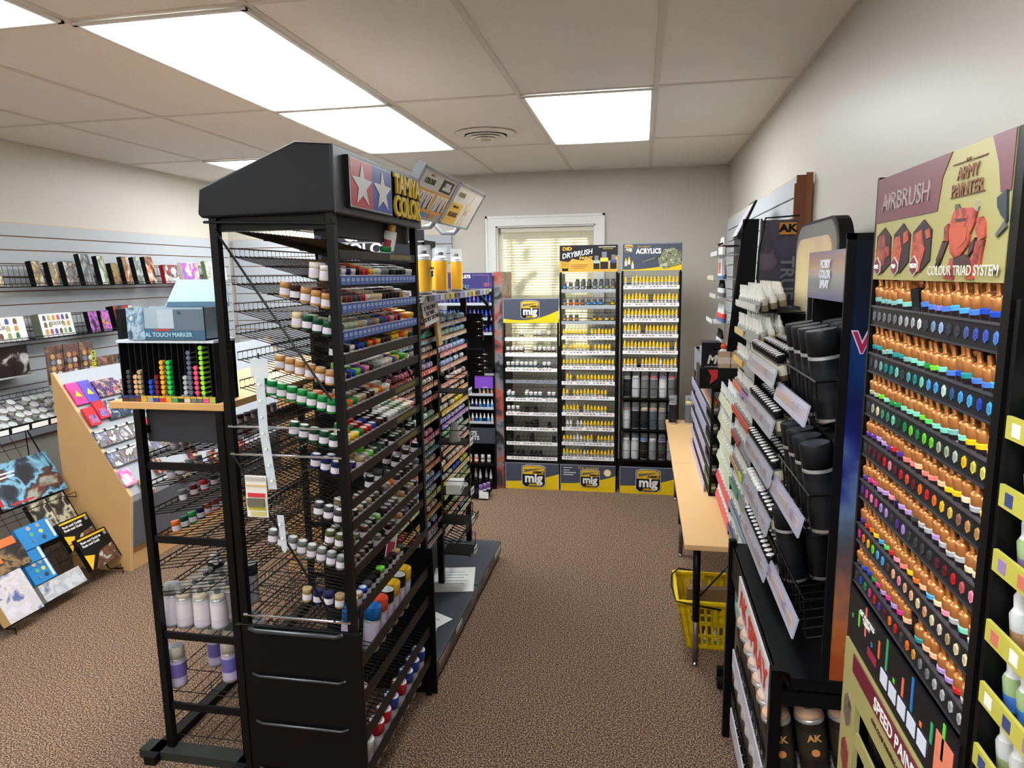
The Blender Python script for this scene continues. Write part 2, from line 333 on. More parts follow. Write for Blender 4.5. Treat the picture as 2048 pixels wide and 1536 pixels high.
for k, (a, z) in enumerate(((.112, -.012), (.082, -.020), (.054, -.028))):
    MB().lathe([(a-.006, z-.001), (a+.002, z-.003), (a+.001, z-.006), (a-.009, z-.004)], wv, 36).build('vent_cone', v)
MB().lathe([(.030, -.030), (.028, -.036), (0, -.038)], M((190, 186, 160), .5), 24).build('vent_hub', v)
MB().tube([(0, 0, -.002), (0, 0, -.032)], .008, wv).build('vent_stem', v)

# grooved display wall panels
slat = M((178, 181, 185), .45, noise=.02); mdf = M((150, 98, 56), .7)
def slatwall(name, L, z0, z1, label, loc, rz):
    t = thing(name, label, 'wall panel', loc, rz)
    bm_ = MB().box(0, L, .012, .018, z0, z1, mdf); z = z1
    while z > z0+.01:
        a = max(z0, z-.0725); bm_.box(0, L, 0, .012, a, z, slat); z -= .079
    bm_.box(0, L, -.0005, .018, z1, z1+.003, M((220, 180, 130), .6))
    bm_.build('slat_panel', t); return t
slatwall('slat_wall', 5.5, .70, 1.965, 'long grey grooved display wall along the side with books', (XL+.02, YF+2.1, 0), PI/2)
slatwall('slat_wall', 2.0, .30, 1.965, 'grey grooved panel on the back wall behind the starred rack', (XL+.05, YB-.02, 0), 0)
t = slatwall('slat_wall', 2.2, 1.3, 1.985, 'short grey grooved panel high on the window-end side wall', (XR-.065, 5.08, 0), -PI/2)
MB().box(2.2, 2.212, .0, .035, 1.45, 1.99, M((120, 72, 44), .6)).box(2.2, 2.206, .035, .060, 1.3, 2.0, M((150, 96, 60), .6)).box(2.195, 2.206, -.006, .004, 1.6, 1.96, M((140, 86, 50), .6)).build('raw_edge', t)

# ================================================================ starred header rack (faces +X)
def wire_shelf(root, x0, x1, y0, y1, zf, zb, n, r=.0016, lip=.012, name='wire_shelf', cross=4, mat=None, seg=4):
    """wires run front to back; zf front height, zb back height"""
    mb = MB(); mt = mat or WIRE
    for i in range(n):
        x = x0+(x1-x0)*i/(n-1); mb.tube([(x, y0, zf+lip), (x, y0+.001, zf), (x, y1, zb), (x, y1, zb+.02)], r, mt, seg)
    for j in range(cross):
        t_ = j/(cross-1); mb.tube([(x0, y0+(y1-y0)*t_, zf+(zb-zf)*t_-r*2), (x1, y0+(y1-y0)*t_, zf+(zb-zf)*t_-r*2)], r*1.3, mt, seg)
    mb.tube([(x0, y0, zf+lip), (x1, y0, zf+lip)], r*1.5, mt, seg); mb.tube([(x0, y1, zb+.02), (x1, y1, zb+.02)], r*1.5, mt, seg)
    return mb.build(name, root)
SX0 = .01; SX1 = .655
SR = thing('display_rack', 'tall black wire paint rack under a two-star header', 'display rack', (-.80, 1.715, 0), PI/2)
hd = MB(); prof = [(-.02, 1.795), (-.02, 1.965), (.08, 1.975), (.362, 1.868), (.372, 1.80), (.362, 1.79)]
HM = M((26, 27, 31), .35, noise=.02); HM2 = M((48, 50, 56), .35, .2, noise=.02)
hd.prism(prof, -.02, .682, HM, 'x')
h_ = hd.build('header', SR, bevel=.006)
MB().prism([(-.024, 1.797), (-.024, 1.962), (-.019, 1.966), (-.019, 1.793)], -.018, .680, HM2, 'x').build('header_face', h_)
MB().box(.02, .66, .02, .06, 1.74, 1.795, BLKM).box(.0, .03, .02, .34, 1.755, 1.795, BLKM).build('header_bracket', SR)
pl = MB().box(.045, .36, -.036, -.024, 1.812, 1.948, M((14, 14, 16), .4)).box(.048, .358, -.0375, -.036, 1.815, 1.945, M((205, 205, 208), .4))
pl.box(.051, .202, -.0385, -.0375, 1.818, 1.942, M((188, 24, 44), .35)).box(.202, .355, -.0385, -.0375, 1.818, 1.942, M((28, 56, 160), .35))
bdg = pl.build('star_badge', h_)
st = MB()
for cx in (.1265, .2785):
    pts = [(cx+(.073 if k % 2 == 0 else .028)*1.02*math.sin(k*PI/5), 1.876+(.062 if k % 2 == 0 else .026)*math.cos(k*PI/5)) for k in range(10)]
    c0 = [(cx, 1.876)]
    vs = [(p[0], -.0395, p[1]) for p in c0+pts]; st.add(vs, [(0, (i+1) % 10+1, i+1) for i in range(10)], M((214, 214, 218), .4))
st.build('star', bdg)
LY = M((222, 186, 40), .35); LK = M((20, 16, 12), .5)
for s_, z in (('TAMIYA', 1.915), ('COLOR', 1.846)):
    txt(s_, .088 if s_ == 'COLOR' else .082, (.514, -.0275, z), LK, h_, bold=.0055, ext=.0035, sx=.88, sp=.93)
    txt(s_, .088 if s_ == 'COLOR' else .082, (.514, -.0345, z), LY, h_, bold=.0022, ext=.0035, sx=.88, sp=.93)
for x in (0, .66):
    for y in (0, .335):
        MB().box(x-.011, x+.011, y-.011+.0, y+.011, 0, 1.80, BLK).build('post', SR)
ep = MB().box(-.02, -.008, -.03, .36, 0, .628, BLK)
ep.box(-.024, -.02, -.03, -.012, 0, .628, BLK).box(-.024, -.02, .342, .36, 0, .628, BLK)
for z, a in ((.622, 1), (.478, 0), (.325, 0), (.17, 0)):
    ep.tube([(-.020, .02, z), (-.028, .04, z-.004), (-.028, .29, z-.006), (-.020, .315, z-.004)], .0045 if not a else .0075, M((60, 62, 66), .18, .4, noise=0), 8)
ep.build('end_panel', SR, bevel=.002)
MB().box(.665, .675, -.03, .36, 0, .60, BLK).build('end_panel', SR)
br = MB()
for z in (1.768,): br.tube([(-.012, -.02, z), (-.012, .36, z+.012)], .004, CHROME if 0 else BLKM)
br.build('cross_rod', SR)
for z in (1.22, 1.14, .655): MB().tube([(-.012, 0, z), (-.012, .335, z)], .0035, CHROME).build('cross_rod', SR)
for a, b_ in (((-.012, .33, 1.76), (-.012, .02, 1.30)), ((-.012, .33, 1.14), (-.012, .05, .66)), ((.67, .33, 1.76), (.67, .02, 1.25)), ((.67, .33, 1.14), (.67, .03, .66))):
    MB().tube([a, b_], .0035, BLK).build('brace', SR)
BLUES = M((36, 74, 158), .35); STR = [BLUES]*3
# shelf front heights, strip kind, label colour list per column, depth rows
W_ = white; shelves = [
 (1.690, 'k', [None]*19, 0),
 (1.620, 'b', [dblue, W_, dblue, W_, black, red, red, yellow, cream, W_, grey, grey, black, dgrey, black, black, dgrey, None, W_], 3),
 (1.545, 'b', [tan, brown, dred, dgrey, dgrey, red, W_, cream, cream, cream, dbrown, black, black, black, dbrown, tan, None, W_, None], 6),
 (1.470, 'b', [dgreen, sage, sage, sage, sand, lgrey, grey, grey, sand, dgrey, blue, red, lgrey, red, dblue, None, orange, yellow, yellow], 5),
 (1.408, 'k', [None, black, W_, dblue, blue, dgreen, orange, red, yellow, dbrown, dbrown, dgrey, yellow, yellow, None, orange, yellow, None, None], 2),
 (1.335, 'k', [tan, dblue, blue, lime, purple, pink, dbrown, grey, lgrey, W_, W_, cream, blue, yellow, green, lime, None, None, None], 7),
 (1.255, 'k', [green, orange, green, sand, sand, dbrown, dbrown, cream, orange, cream, W_, None, None, None, None, None, None, None, None], 9),
 (1.155, 'k', [W_, yellow, yellow, green, red, red, blue, dbrown, dbrown, dbrown, W_, W_, W_, sage, sage, sage, cream, peach, None], 6),
 (1.075, 'k', [dblue, dblue, None, sand, sage, lime, dgreen, dgreen, dgrey, black, None, black, dgreen, dbrown, olive, None, black, black, None], 4),
 (.995, 'k', [None, None, None, None, None, black, None, dgrey, None, None, None, None, black, None, None, dbrown, None, None, black], 1),
 (.933, 'k', [dgrey, dbrown, sand, dgrey, sand, dbrown, olive, dbrown, grey, tan, orange, None, dgrey, black, dbrown, dgrey, dbrown, None, grey], 4),
 (.860, 'k', [olive, olive, None, brown, dgrey, black, lime, black, dbrown, dgrey, dgrey, olive, None, tan, dbrown, grey, sand, dbrown, None], 3),
 (.794, 'k', [grey, brown, brown, black, black, None, grey, black, None, dbrown, dgrey, None, tan, dbrown, grey, black, dbrown, brown, None], 9),
]
side = {1: white, 2: tan, 3: dgreen, 5: tan, 6: green, 7: dgreen, 8: dblue, 9: dgrey, 10: dgrey, 11: olive, 12: grey}
dp = .31
for si, (zf, kd, cols, dep) in enumerate(shelves):
    sl_ = .085 if si < 8 else .10
    wire_shelf(SR, .02, .645, 0, dp, zf-.014, zf-.014+sl_, 27, r=.0013)
    sp_ = MB().box(.022, .645, -.008, -.004, zf-.013, zf+.012, BLUES if kd == 'b' else M((34, 30, 28), .4))
    if kd == 'b':
        for i in range(19): sp_.box(.028+i*.0325, .050+i*.0325, -.0084, -.008, zf-.003, zf+.007, M((150, 170, 215), .5)).box(.03+i*.0325, .048+i*.0325, -.0084, -.008, zf-.009, zf-.006, M((120, 140, 200), .5))
    elif si in (0, 6, 7, 8): sp_.box(.40, .60, -.0084, -.008, zf-.007, zf+.008, M((110, 98, 30), .5))
    sp_.build('price_strip', SR)
    ang = math.atan2(sl_, dp)
    for i, c in enumerate(cols):
        if c is None: continue
        if i < 3: k = dep
        elif si in (1, 2, 3): k = 3
        elif si in (5, 6, 7): k = random.choice((2, 3, 4))
        else: k = random.choice((1, 2, 2))
        k = max(1, min(10, k))
        if i in (1, 2): k = min(k, 2+random.randint(0, 2))
        for j in range(k):
            cc = c
            if i == 0 and si in side and j > 0: cc = side[si]
            if i == 0 and si == 2 and j == 4: cc = dbrown
            if i == 0 and si == 3 and j > 3: cc = cream
            y = .016+j*.0298; x = .035+i*.0325; z = zf-.012+y*sl_/dp
            top = (222, 222, 220) if si >= 6 and cc not in (green, orange) and (i+j) % 7 else None
            lb = f"{CNAME[cc]} capped enamel jar, {ORD[i]} file, {ORD[j]} back, {ORD[si]} shelf of the starred rack"
            put('enamel_jar', enamel_jar(cc, top), T(SR, x, y, z, ang*.55, random.uniform(-.4, .4), .03), lb, 'paint jar', 'enamel jars on the starred rack')
# white thinner bottles
def thinner():
    return product('thinner', 0, [('bottle_body', lambda: MB().prism([(-.03, 0), (.03, 0), (.031, .075), (.022, .092), (-.022, .092), (-.031, .075)], -.016, .016, WHT)),
      ('cap', lambda: MB().lathe([(.0125, .09), (.0125, .112), (.011, .114), (0, .1142)], M((236, 190, 90), .4), 14)),
      ('label', lambda: MB().box(-.0312, -.0305, -.012, .012, .01, .065, M((180, 60, 90), .5)).box(-.03, .03, -.0168, -.0161, .004, .03, M((24, 130, 70), .5)))])
put('thinner_bottle', thinner(), T(SR, .46, .03, 1.685, .25, .2), 'white thinner bottle with yellow cap on the top wire shelf', 'bottle', None)
put('thinner_bottle', thinner(), T(SR, .43, .05, .672, .2, .3), 'white thinner bottle with yellow cap low among small paint pots', 'bottle', None)
for i, x in enumerate((.40, .425)):
    put('enamel_jar', enamel_jar(green), T(SR, x, .016, 1.683, .15), f"green capped enamel jar beside the white thinner bottle, {('outer','inner')[i]} one", 'paint jar', None)
# lower small-bottle shelf and can shelves
for zf, nm in ((.675, 0), (.515, 1), (.40, 2), (.275, 3), (.155, 4)):
    wire_shelf(SR, .02, .645, -.01, .33, zf-.014, zf+.035, 30, r=.0018, lip=.03 if nm else .014)
    MB().box(.02, .65, -.016, -.011, zf-.014, zf+.014 if nm == 0 else zf+.02, M((30, 28, 24), .35)).build('price_strip', SR)
for i in range(12):
    cc = [W_, sand, blue, dgrey, black, black, lime, black, black, black, sand, dgrey][i]
    put('enamel_jar', enamel_jar(cc, (225, 225, 222) if i < 3 else None), T(SR, .045+i*.036, .02, .664, .1), f"{CNAME[cc]} capped pot, {ORD[i]} along the shelf above the upper spray cans", 'paint jar', 'pots on the shelf above the cans')
for i, cc in enumerate([sand, dblue, dblue, sand]):
    put('enamel_jar', enamel_jar(cc), T(SR, .045, .06+i*.034, .672+i*.004, .1), f"{CNAME[cc]} capped pot in the outer file above the spray cans, {ORD[i+1]} back", 'paint jar', 'pots on the shelf above the cans')
LV = (206, 196, 214)
for i, (cc, x, y) in enumerate([(C('bright blue', 26, 110, 190), .185, .03), (C('bright blue', 26, 110, 190), .165, .095), (C('vermilion', 226, 76, 44), .243, .03), (black, .30, .03), (yellow, .357, .03), (black, .415, .03), (yellow, .472, .03)]):
    put('spray_can', spray('t', cc, LV, LV, .15, .027, captop=None if cc != black else (215, 215, 215)), T(SR, x, y, .462, .1), f"spray can with {CNAME[cc]} cap, {ORD[i]} on the upper can shelf of the starred rack", 'spray can', 'spray cans on the starred rack')
for i, (cc, x, y, z) in enumerate([(dgrey, .05, .11, .13), (red, .13, .10, .13), (W_, .06, .03, .095), (C('crimson', 200, 30, 60), .15, .03, .095), (red, .21, .03, .095), (blue, .28, .03, .095), (C('crimson', 200, 30, 60), .36, .03, .095), (blue, .43, .03, .095), (blue, .50, .03, .095), (blue, .57, .03, .095), (dgrey, .185, .12, .14), (C('crimson', 200, 30, 60), .245, .12, .14)]):
    put('spray_can', spray('t', cc, LV, LV, .15, .027, captop=(222, 222, 225)), T(SR, x, y, z, .16), f"lavender spray can with {CNAME[cc]} cap, {ORD[i]} among the low cans of the starred rack", 'spray can', 'spray cans on the starred rack')
# hanging plastic strip with a blister card
hs = thing('hanging_strip', 'clear plastic hanging strip down the side of the starred rack', 'display strip', tuple(W(SR, -.03, .215, 1.42)), PI/2)
HSM = M((214, 222, 228), .3, alpha=.75, noise=0)
MB().box(-.004, -.002, -.026, .026, -.055, -.005, HSM).build('hanger_tab', hs)
for zz in (-.075, -.12, -.165, -.21, -.255, -.30, -.345, -.47, -.51): MB().lathe([(.004, 0), (.004, .004), (0, .005)], WHT, 8).build('hook_pin', hs, loc=(-.008, 0+(.0 if zz > -.2 else (-.2-zz)*-.12), zz), rot=(0, -PI/2, 0))
MB().prism([(-.013, -.055), (.013, -.055), (.013, -.20), (-.002+.0, -.37), (-.028, -.37), (-.013, -.20)], -.005, -.003, HSM, 'x').prism([(-.042, -.445), (-.022, -.445), (-.03, -.545), (-.038, -.555), (-.046, -.545)], -.005, -.003, HSM, 'x').build('strip_band', hs)
hk = MB().tube([(-.003, 0, -.005), (-.003, 0, .01)], .002, BLK).build('hook', hs)
bc = thing('blister_card', 'small white and red blister card hanging on the clear strip', 'packet', tuple(W(SR, -.042, .245, 1.02)), PI/2)
bb = MB().box(-.002, 0, -.032, .032, -.05, .07, M((222, 218, 208), .5)).box(-.003, -.002, -.03, .03, .055, .066, M((180, 178, 170), .5)).box(-.003, -.002, -.03, .03, .038, .044, M((214, 180, 120), .5)).box(-.003, -.002, -.027, .027, .008, .020, M((205, 50, 60), .5)).box(-.003, -.002, -.027, .027, -.03, -.02, M((190, 180, 60), .5)).box(-.003, -.002, -.027, .02, -.047, -.034, M((200, 190, 120), .5))
bb.build('card', bc)
MB().box(-.010, -.003, -.025, .025, -.018, .006, M((120, 112, 100), .15, alpha=.8)).build('blister', bc)

# ================================================================ wood-topped wire rack behind it
WD = M((205, 158, 98), .35, noise=.1, nscale=6); WD2 = M((196, 152, 100), .4, noise=.12, nscale=5)
WR = thing('display_rack', 'black wire rack with a wooden top carrying the marker display', 'display rack', (-1.58, 2.95, 0), -PI/2)
MB().box(-.05, 1.06, -.10, .31, 1.222, 1.245, WD).build('wooden_top', WR, bevel=.002)
for x in (.0, 1.05):
    for y in (.0, .29): MB().box(x-.012, x+.012, y-.012, y+.012, 0.02, 1.22, BLK).build('post', WR)
for z in (1.035, .785, .445, .185): MB().box(1.045, 1.055, 0, .29, z-.012, z+.012, BLKM).build('cross_bar', WR); MB().box(-.005, .005, 0, .29, z-.012, z+.012, BLKM).build('cross_bar', WR)
MB().box(1.02, 1.03, .01, .28, 1.11, 1.215, M((52, 52, 56), .5)).box(0, 1.04, .0, .02, 1.14, 1.165, BLK).build('apron_board', WR)
MB().box(-.02, 1.12, -.06, -.02, .0, .03, BLKM).box(1.03, 1.09, -.10, .36, 0, .03, M((46, 48, 46), .5)).box(-.02, 1.12, .27, .31, 0, .03, BLKM).build('base_foot', WR)
for z in (1.05, .955, .86, .765, .67, .575): wire_shelf(WR, .01, 1.04, -.02, .27, z, z+.05, 34, r=.0018)
for z in (.445, .225, .06):
    mb = MB()
    for i in range(9): mb.tube([(.03+i*.125, -.03, z+.03), (.03+i*.125, -.028, z), (.03+i*.125, .28, z), (.03+i*.125, .28, z+.03)], .0022, WIRE, 4)
    for j in range(7): mb.tube([(.02, -.028+j*.051, z), (1.04, -.028+j*.051, z)], .002, WIRE, 4)
    for yy in (-.03, .28): mb.tube([(.02, yy, z+.03), (1.04, yy, z+.03)], .0025, WIRE, 4)
    mb.build('wire_shelf', WR)
k = 0
for z, cols, x0, dx in ((1.05, [lgrey]*7+[brown, brown, purple, lgrey, lgrey, lgrey, lgrey], .92, -.05), (.86, [grey, dred, red, dgrey, grey, red], .90, -.06), (.765, [orange, dgreen, green, dblue, orange, red, dred], .95, -.045), (.955, [lgrey, lgrey, lgrey, grey], .95, -.05)):
    for i, cc in enumerate(cols):
        x = x0+dx*i
        put('enamel_jar', enamel_jar(cc), T(WR, x, .02, z+.005, .15), f"{CNAME[cc]} capped jar on wire shelf below the wooden top, {ORD[i]} along, {ORD[k]} group", 'paint jar', 'jars on the wood-topped rack')
    k += 1
put('white_lidded_jar', enamel_jar(W_, (230, 230, 230)), T(WR, .80, .05, .59, .1), 'white lidded small jar alone on a sloping wire shelf', 'paint jar', None)
for i, cc in enumerate([lgrey]*9):
    x = .99-(i % 3)*.005-(i//3)*.065; y = .045+(i % 3)*.066 if i else .045
    put('spray_can', spray('c', (215, 218, 220), (214, 206, 216), (224, 216, 222), .15, .027, clear=True, nozzle=(212, 196, 160)), T(WR, x, .05+(i % 3)*.062, .448, 0), f"clear-capped pale spray can on the middle shelf, {ORD[i//3]} row, {('aisle','centre','inner')[i%3]} file", 'spray can', 'pale spray cans on the wood-topped rack')
for i, (x, y) in enumerate([(.79, .04), (.79, .11), (.79, .18), (.72, .08)]):
    put('spray_can', spray('p', [black, W_, dgrey, lgrey][i], (214, 206, 216), None, .15, .027, captop=(222, 222, 222)), T(WR, x, y, .448, 0), f"{['black','white','dark grey','light grey'][i]} capped spray can behind the clear-capped group", 'spray can', None)
put('spray_can', spray('s', (150, 150, 152), (214, 206, 216), None, .15, .027), T(WR, 1.0, .0, .448, 0, 0)@Matrix.Rotation(-.18, 4, 'Y'), 'grey-capped spray can leaning at the end of the middle shelf', 'spray can', None)
for i, (x, y, cc) in enumerate([(1.0, .01, lgrey), (.86, .06, dgreen), (.86, .13, dgreen), (.94, .17, grey), (.94, .235, grey), (.80, .1, lgrey), (.80, .2, lgrey), (.74, .15, grey)]):
    put('spray_can', spray('v', (206, 204, 190), (196, 188, 220), (110, 100, 170), .15, .027, captop=cc), T(WR, x, y, .228), f"purple-labelled spray can with {CNAME[cc]} top, {ORD[i]} on the shelf above the lowest", 'spray can', 'purple cans on the wood-topped rack')
# marker display on the wooden top
MD = thing('marker_display', 'black ridged counter display of acrylic markers on the wooden top', 'marker display', (-1.635, 1.905, 1.245), 0)
mb = MB().box(0, .335, .10, .115, 0, .19, BLKM).box(0, .335, 0, .11, 0, .004, BLKM).box(0, .004, .0, .115, 0, .19, BLKM).box(.331, .335, .0, .115, 0, .19, BLKM)
for i in range(16): mb.box(.002+i*.0218, .005+i*.0218, .012, .10, 0, .188, M((26, 26, 29), .35))
mb.build('housing', MD)
MB().box(-.004, .339, -.004, .118, .188, .196, M((196, 204, 214), .4)).build('top_edge', MD)
mb = MB().box(.0, .335, -.006, -.002, 0, .02, BLKM); cl = [(70, 50, 44), (74, 62, 40), (110, 50, 50), (200, 160, 60), (150, 150, 150), (50, 60, 150), (200, 40, 40), (220, 150, 30), (60, 150, 90), (40, 50, 40), (210, 200, 180), (120, 110, 100), (100, 100, 100), (220, 80, 130), (150, 190, 50)]
for i, c in enumerate(cl): mb.box(.003+i*.0220, .023+i*.0220, -.0065, -.006, .001, .013, M(c, .4)).box(.003+i*.0220, .023+i*.0220, -.0065, -.006, .0135, .0195, M((206, 170, 60), .4) if i > 2 else M((40, 60, 130), .4))
mb.build('colour_strip', MD)
def marker(c):
    return product('marker', c, [('marker', lambda: MB().lathe([(.0068, 0), (.0074, .002), (.0074, .06, M((190, 190, 188), .4)), (.0074, .085)], M(c, .35), 10))])
mk = [(dgrey, .012, 6), (flesh, .036, 5), (sand, .052, 6), (None, 0, 0), (blue, .09, 4), (dred, .112, 5), (C('amber', 225, 160, 40), .134, 8), (C('bright green', 30, 200, 90), .158, 8), (lgrey, .20, 1), (lgrey, .214, 5), (C('slate', 92, 100, 118), .232, 10), (C('hot pink', 235, 70, 120), .254, 7), (C('acid green', 150, 220, 60), .276, 11)]
for cc, x, nn in mk:
    for j in range(nn):
        put('paint_marker', marker(cc), Matrix.Translation((-1.635+x+.006, 1.912, 1.245+.014+j*.0158)) @ Matrix.Rotation(-PI/2, 4, 'X') @ Matrix.Rotation(PI, 4, 'Y') @ Matrix.Rotation(PI, 4, 'X') @ Matrix.Translation((0, 0, 0)), f"{CNAME[cc]} marker, {ORD[j]} up in its column of the ridged black display", 'marker', f"{CNAME[cc]} markers in the counter display")
# open cardboard box on top of it
bx = thing('display_box', 'grey and blue open cardboard marker box with folded lid', 'box', (-1.59, 1.90, 1.443), 0)
LB = M((150, 168, 180), .5); DB = M((60, 96, 120), .5); MB2 = M((120, 136, 148), .5)
ar = ART([(40, 70, 100), (170, 190, 205), (70, 110, 140), (210, 220, 225)], 18, 3)
MB().box(0, .27, 0, .004, 0, .10, LB).box(0, .004, 0, .10, 0, .10, LB).box(.266, .27, 0, .10, 0, .10, MB2).box(0, .27, .096, .10, 0, .10, LB).box(0, .27, 0, .1, 0, .003, LB).build('carton', bx)
MB().box(0, .27, -.0015, 0, 0, .036, DB).box(0, .06, -.002, 0, .0, .10, ar).box(.11, .165, -.002, 0, .036, .095, M((172, 184, 194), .5)).box(.165, .27, -.002, 0, .03, .095, M((92, 108, 122), .5)).box(.10, .15, -.0025, -.0015, .028, .035, M((170, 60, 60), .5)).build('front_print', bx)
txt('REAL TOUCH MARKER', .018, (.135, -.003, .016), M((150, 190, 210), .5), bx, bold=.0006)
txt('50', .014, (.185, -.003, .085), DB, bx)
MB().hexa([(.07, .09, .10), (.30, .09, .10), (.30, .096, .10), (.07, .096, .10), (.10, .12, .185), (.27, .12, .185), (.27, .126, .185), (.10, .126, .185)], M((160, 188, 206), .4)).hexa([(.075, .088, .10), (.30, .088, .10), (.30, .09, .10), (.075, .09, .10), (.08, .091, .115), (.295, .091, .115), (.295, .093, .115), (.08, .093, .115)], DB).build('lid', bx)
MB().box(-.055, -.04, .02, .1, 0, .095, BLKM).box(-.04, 0, .08, .1, 0, .02, BLKM).build('side_stand', bx)
wp = thing('wooden_counter', 'light wooden counter end standing behind the starred rack', 'counter', (-1.9, 3.3, 0))
MB().box(0, .5, 0, .03, 0, 1.16, WD2).box(0, .03, .03, .4, 0, 1.16, WD2).build('panel', wp)
MB().box(-.02, .52, -.02, .42, 1.16, 1.185, WD).build('worktop', wp)

# ================================================================ pot racks on the grey base plinths (face +X)
PR = thing('pot_rack', 'black rack of dome-capped paint pots on grey base plinths', 'display rack', (-.785, 2.40, 0), PI/2)
MB().box(0, .735, 0, .455, .03, .10, M((72, 76, 82), .35, noise=.03)).build('base_plinth', PR, bevel=.004)
MB().box(.74, 1.32, 0, .455, .03, .10, M((72, 76, 82), .35, noise=.03)).build('base_plinth', PR, bevel=.004)
mb = MB()
for i in range(5): mb.box(.06+i*.27, .06+i*.27+(.10 if i % 2 else .16), -.002, 0, .06, .085, M([(150, 120, 110), (190, 190, 186), (120, 110, 100)][i % 3], .5))
mb.build('edge_markings', PR)
MB().box(0, 1.32, .02, .44, 0, .03, BLK).build('plinth_foot', PR)
for x in (.0, .735, 1.30): MB().box(x-.012, x+.012, .17, .20, .10, 1.56, BLKM).build('upright', PR)
MB().box(0, 1.3, .43, .445, .1, 1.5, M((24, 24, 26), .6)).build('back_panel', PR)
zA = [1.406, 1.335, 1.274, 1.195, 1.127, 1.064, .966, .887, .822, .75, .679, .603, .525, .449, .385]
zB = [1.39, 1.325, 1.245, 1.175, 1.09, 1.025, .955, .888, .82, .752, .675, .598, .528, .42, .35]
cA = [(red, [peach]), (teal, [C('pale teal', 170, 214, 214), mint]), (brown, [(226, 222, 218)]), (maroon, [C('rose', 214, 130, 150), C('pale lilac', 200, 190, 220)]), (dbrown, [(214, 208, 204)]), (dblue, [C('pale blue', 180, 196, 220)]), (mint, [C('pale mint', 196, 222, 208)]), (magenta, [(236, 150, 160), (230, 170, 190)]), (teal, [(150, 206, 200), (196, 206, 190)]), (flesh, [(222, 196, 184)]), (lblue, [(196, 210, 224)]), (sage, [(206, 214, 206)]), (red, [(220, 110, 100), (226, 200, 200)]), (blue, [(200, 90, 100), (180, 200, 224)]), (grey, [(206, 208, 210)])]
cB = [(lblue, [(190, 214, 226)]), (sage, [(180, 220, 196), (180, 214, 220)]), (lilac, [(206, 190, 220), (160, 190, 230)]), (lblue, [(170, 190, 226), (206, 214, 220)]), (brown, [(206, 190, 184), (220, 200, 196)]), (dbrown, [(226, 222, 218), (220, 190, 170)]), (yellow, [(210, 210, 200), (236, 214, 60)]), (purple, [(186, 180, 214)]), (green, [(160, 214, 180), (200, 208, 200)]), (brown, [(206, 180, 160), (206, 200, 210)]), (flesh, [(226, 214, 200)]), (olive, [(180, 190, 180), (60, 90, 190), (200, 200, 60)]), (sage, [(180, 190, 160)]), (olive, [(120, 124, 80), (190, 196, 176)]), (dgreen, [(96, 100, 72), (150, 180, 200)])]
STA = [(232, 100, 60), (60, 170, 190), (226, 140, 90), (200, 60, 60), (206, 150, 100), (170, 60, 60), (190, 200, 100), (200, 80, 140), (60, 150, 180), (226, 140, 80), (80, 140, 200), (170, 200, 90), (220, 190, 60), (60, 80, 170), (220, 220, 220)]
STB = [(226, 220, 214), (230, 222, 190), (226, 140, 130), (206, 170, 140), (210, 150, 120), (226, 196, 110), (230, 214, 70), (130, 130, 214), (60, 160, 130), (190, 150, 130), (220, 170, 110), (210, 214, 130), (150, 190, 80), (160, 120, 90), (200, 204, 170)]
for bay, (x0, x1, zs, cs_, st_) in enumerate(((.10, .715, zA, cA, STA), (.775, 1.29, zB, cB, STB))):
    npt = int((x1-x0)/.0365)
    yf = .175 if bay == 0 else .175
    for ri, z in enumerate(zs):
        sh = MB().hexa([(x0, yf-.0, z-.012), (x1, yf, z-.012), (x1, yf+.19, z+.05), (x0, yf+.19, z+.05), (x0, yf, z-.008), (x1, yf, z-.008), (x1, yf+.19, z+.054), (x0, yf+.19, z+.054)], BLKM).build('tray', PR)
        sp_ = MB().box(x0, x1, yf-.006, yf-.002, z-.010, z+.012, M(st_[ri], .4)).box(x0, x1, yf-.0065, yf-.006, z+.006, z+.012, M((196, 110, 80), .4) if bay or ri % 2 else M((90, 40, 40), .4))
        for i in range(npt): sp_.box(x0+i*.0365+.009, x0+i*.0365+.027, yf-.0068, yf-.006, z-.007, z+.003, M([(236, 232, 226), (206, 216, 226), (226, 190, 170), st_[(ri+i) % 15]][(i+ri) % 4], .5))
        sp_.build('price_strip', PR)
        bc_, caps = cs_[ri]
        for i in range(npt):
            if random.random() < (.10 if bay == 0 else .12) or (ri in (4, 5) and bay and i < 4 and i % 2) or (ri == 12 and bay == 0 and 3 < i < 12): continue
            for j in range(2 if (i+ri) % 3 == 0 else 1):
                cp = caps[min(len(caps)-1, int(i/npt*len(caps)))]; cp = tuple(min(255, int(v*(1.05, .88)[(i+j) % 2])) for v in cp)
                put('paint_pot', pot(bc_, cp), T(PR, x0+.02+i*.0365, yf+.022+j*.037, z-.004+j*.012+random.uniform(0, .003), .3, random.uniform(-.5, .5), .08), f"domed-cap pot, {ORD[i]} from camera end, {ORD[ri]} tray, {('nearer','farther')[bay]} bay{', behind' if j else ''}", 'paint pot', 'domed-cap paint pots')
wire_shelf(PR, .78, 1.28, .12, .34, .27, .36, 16, r=.003, lip=.02)
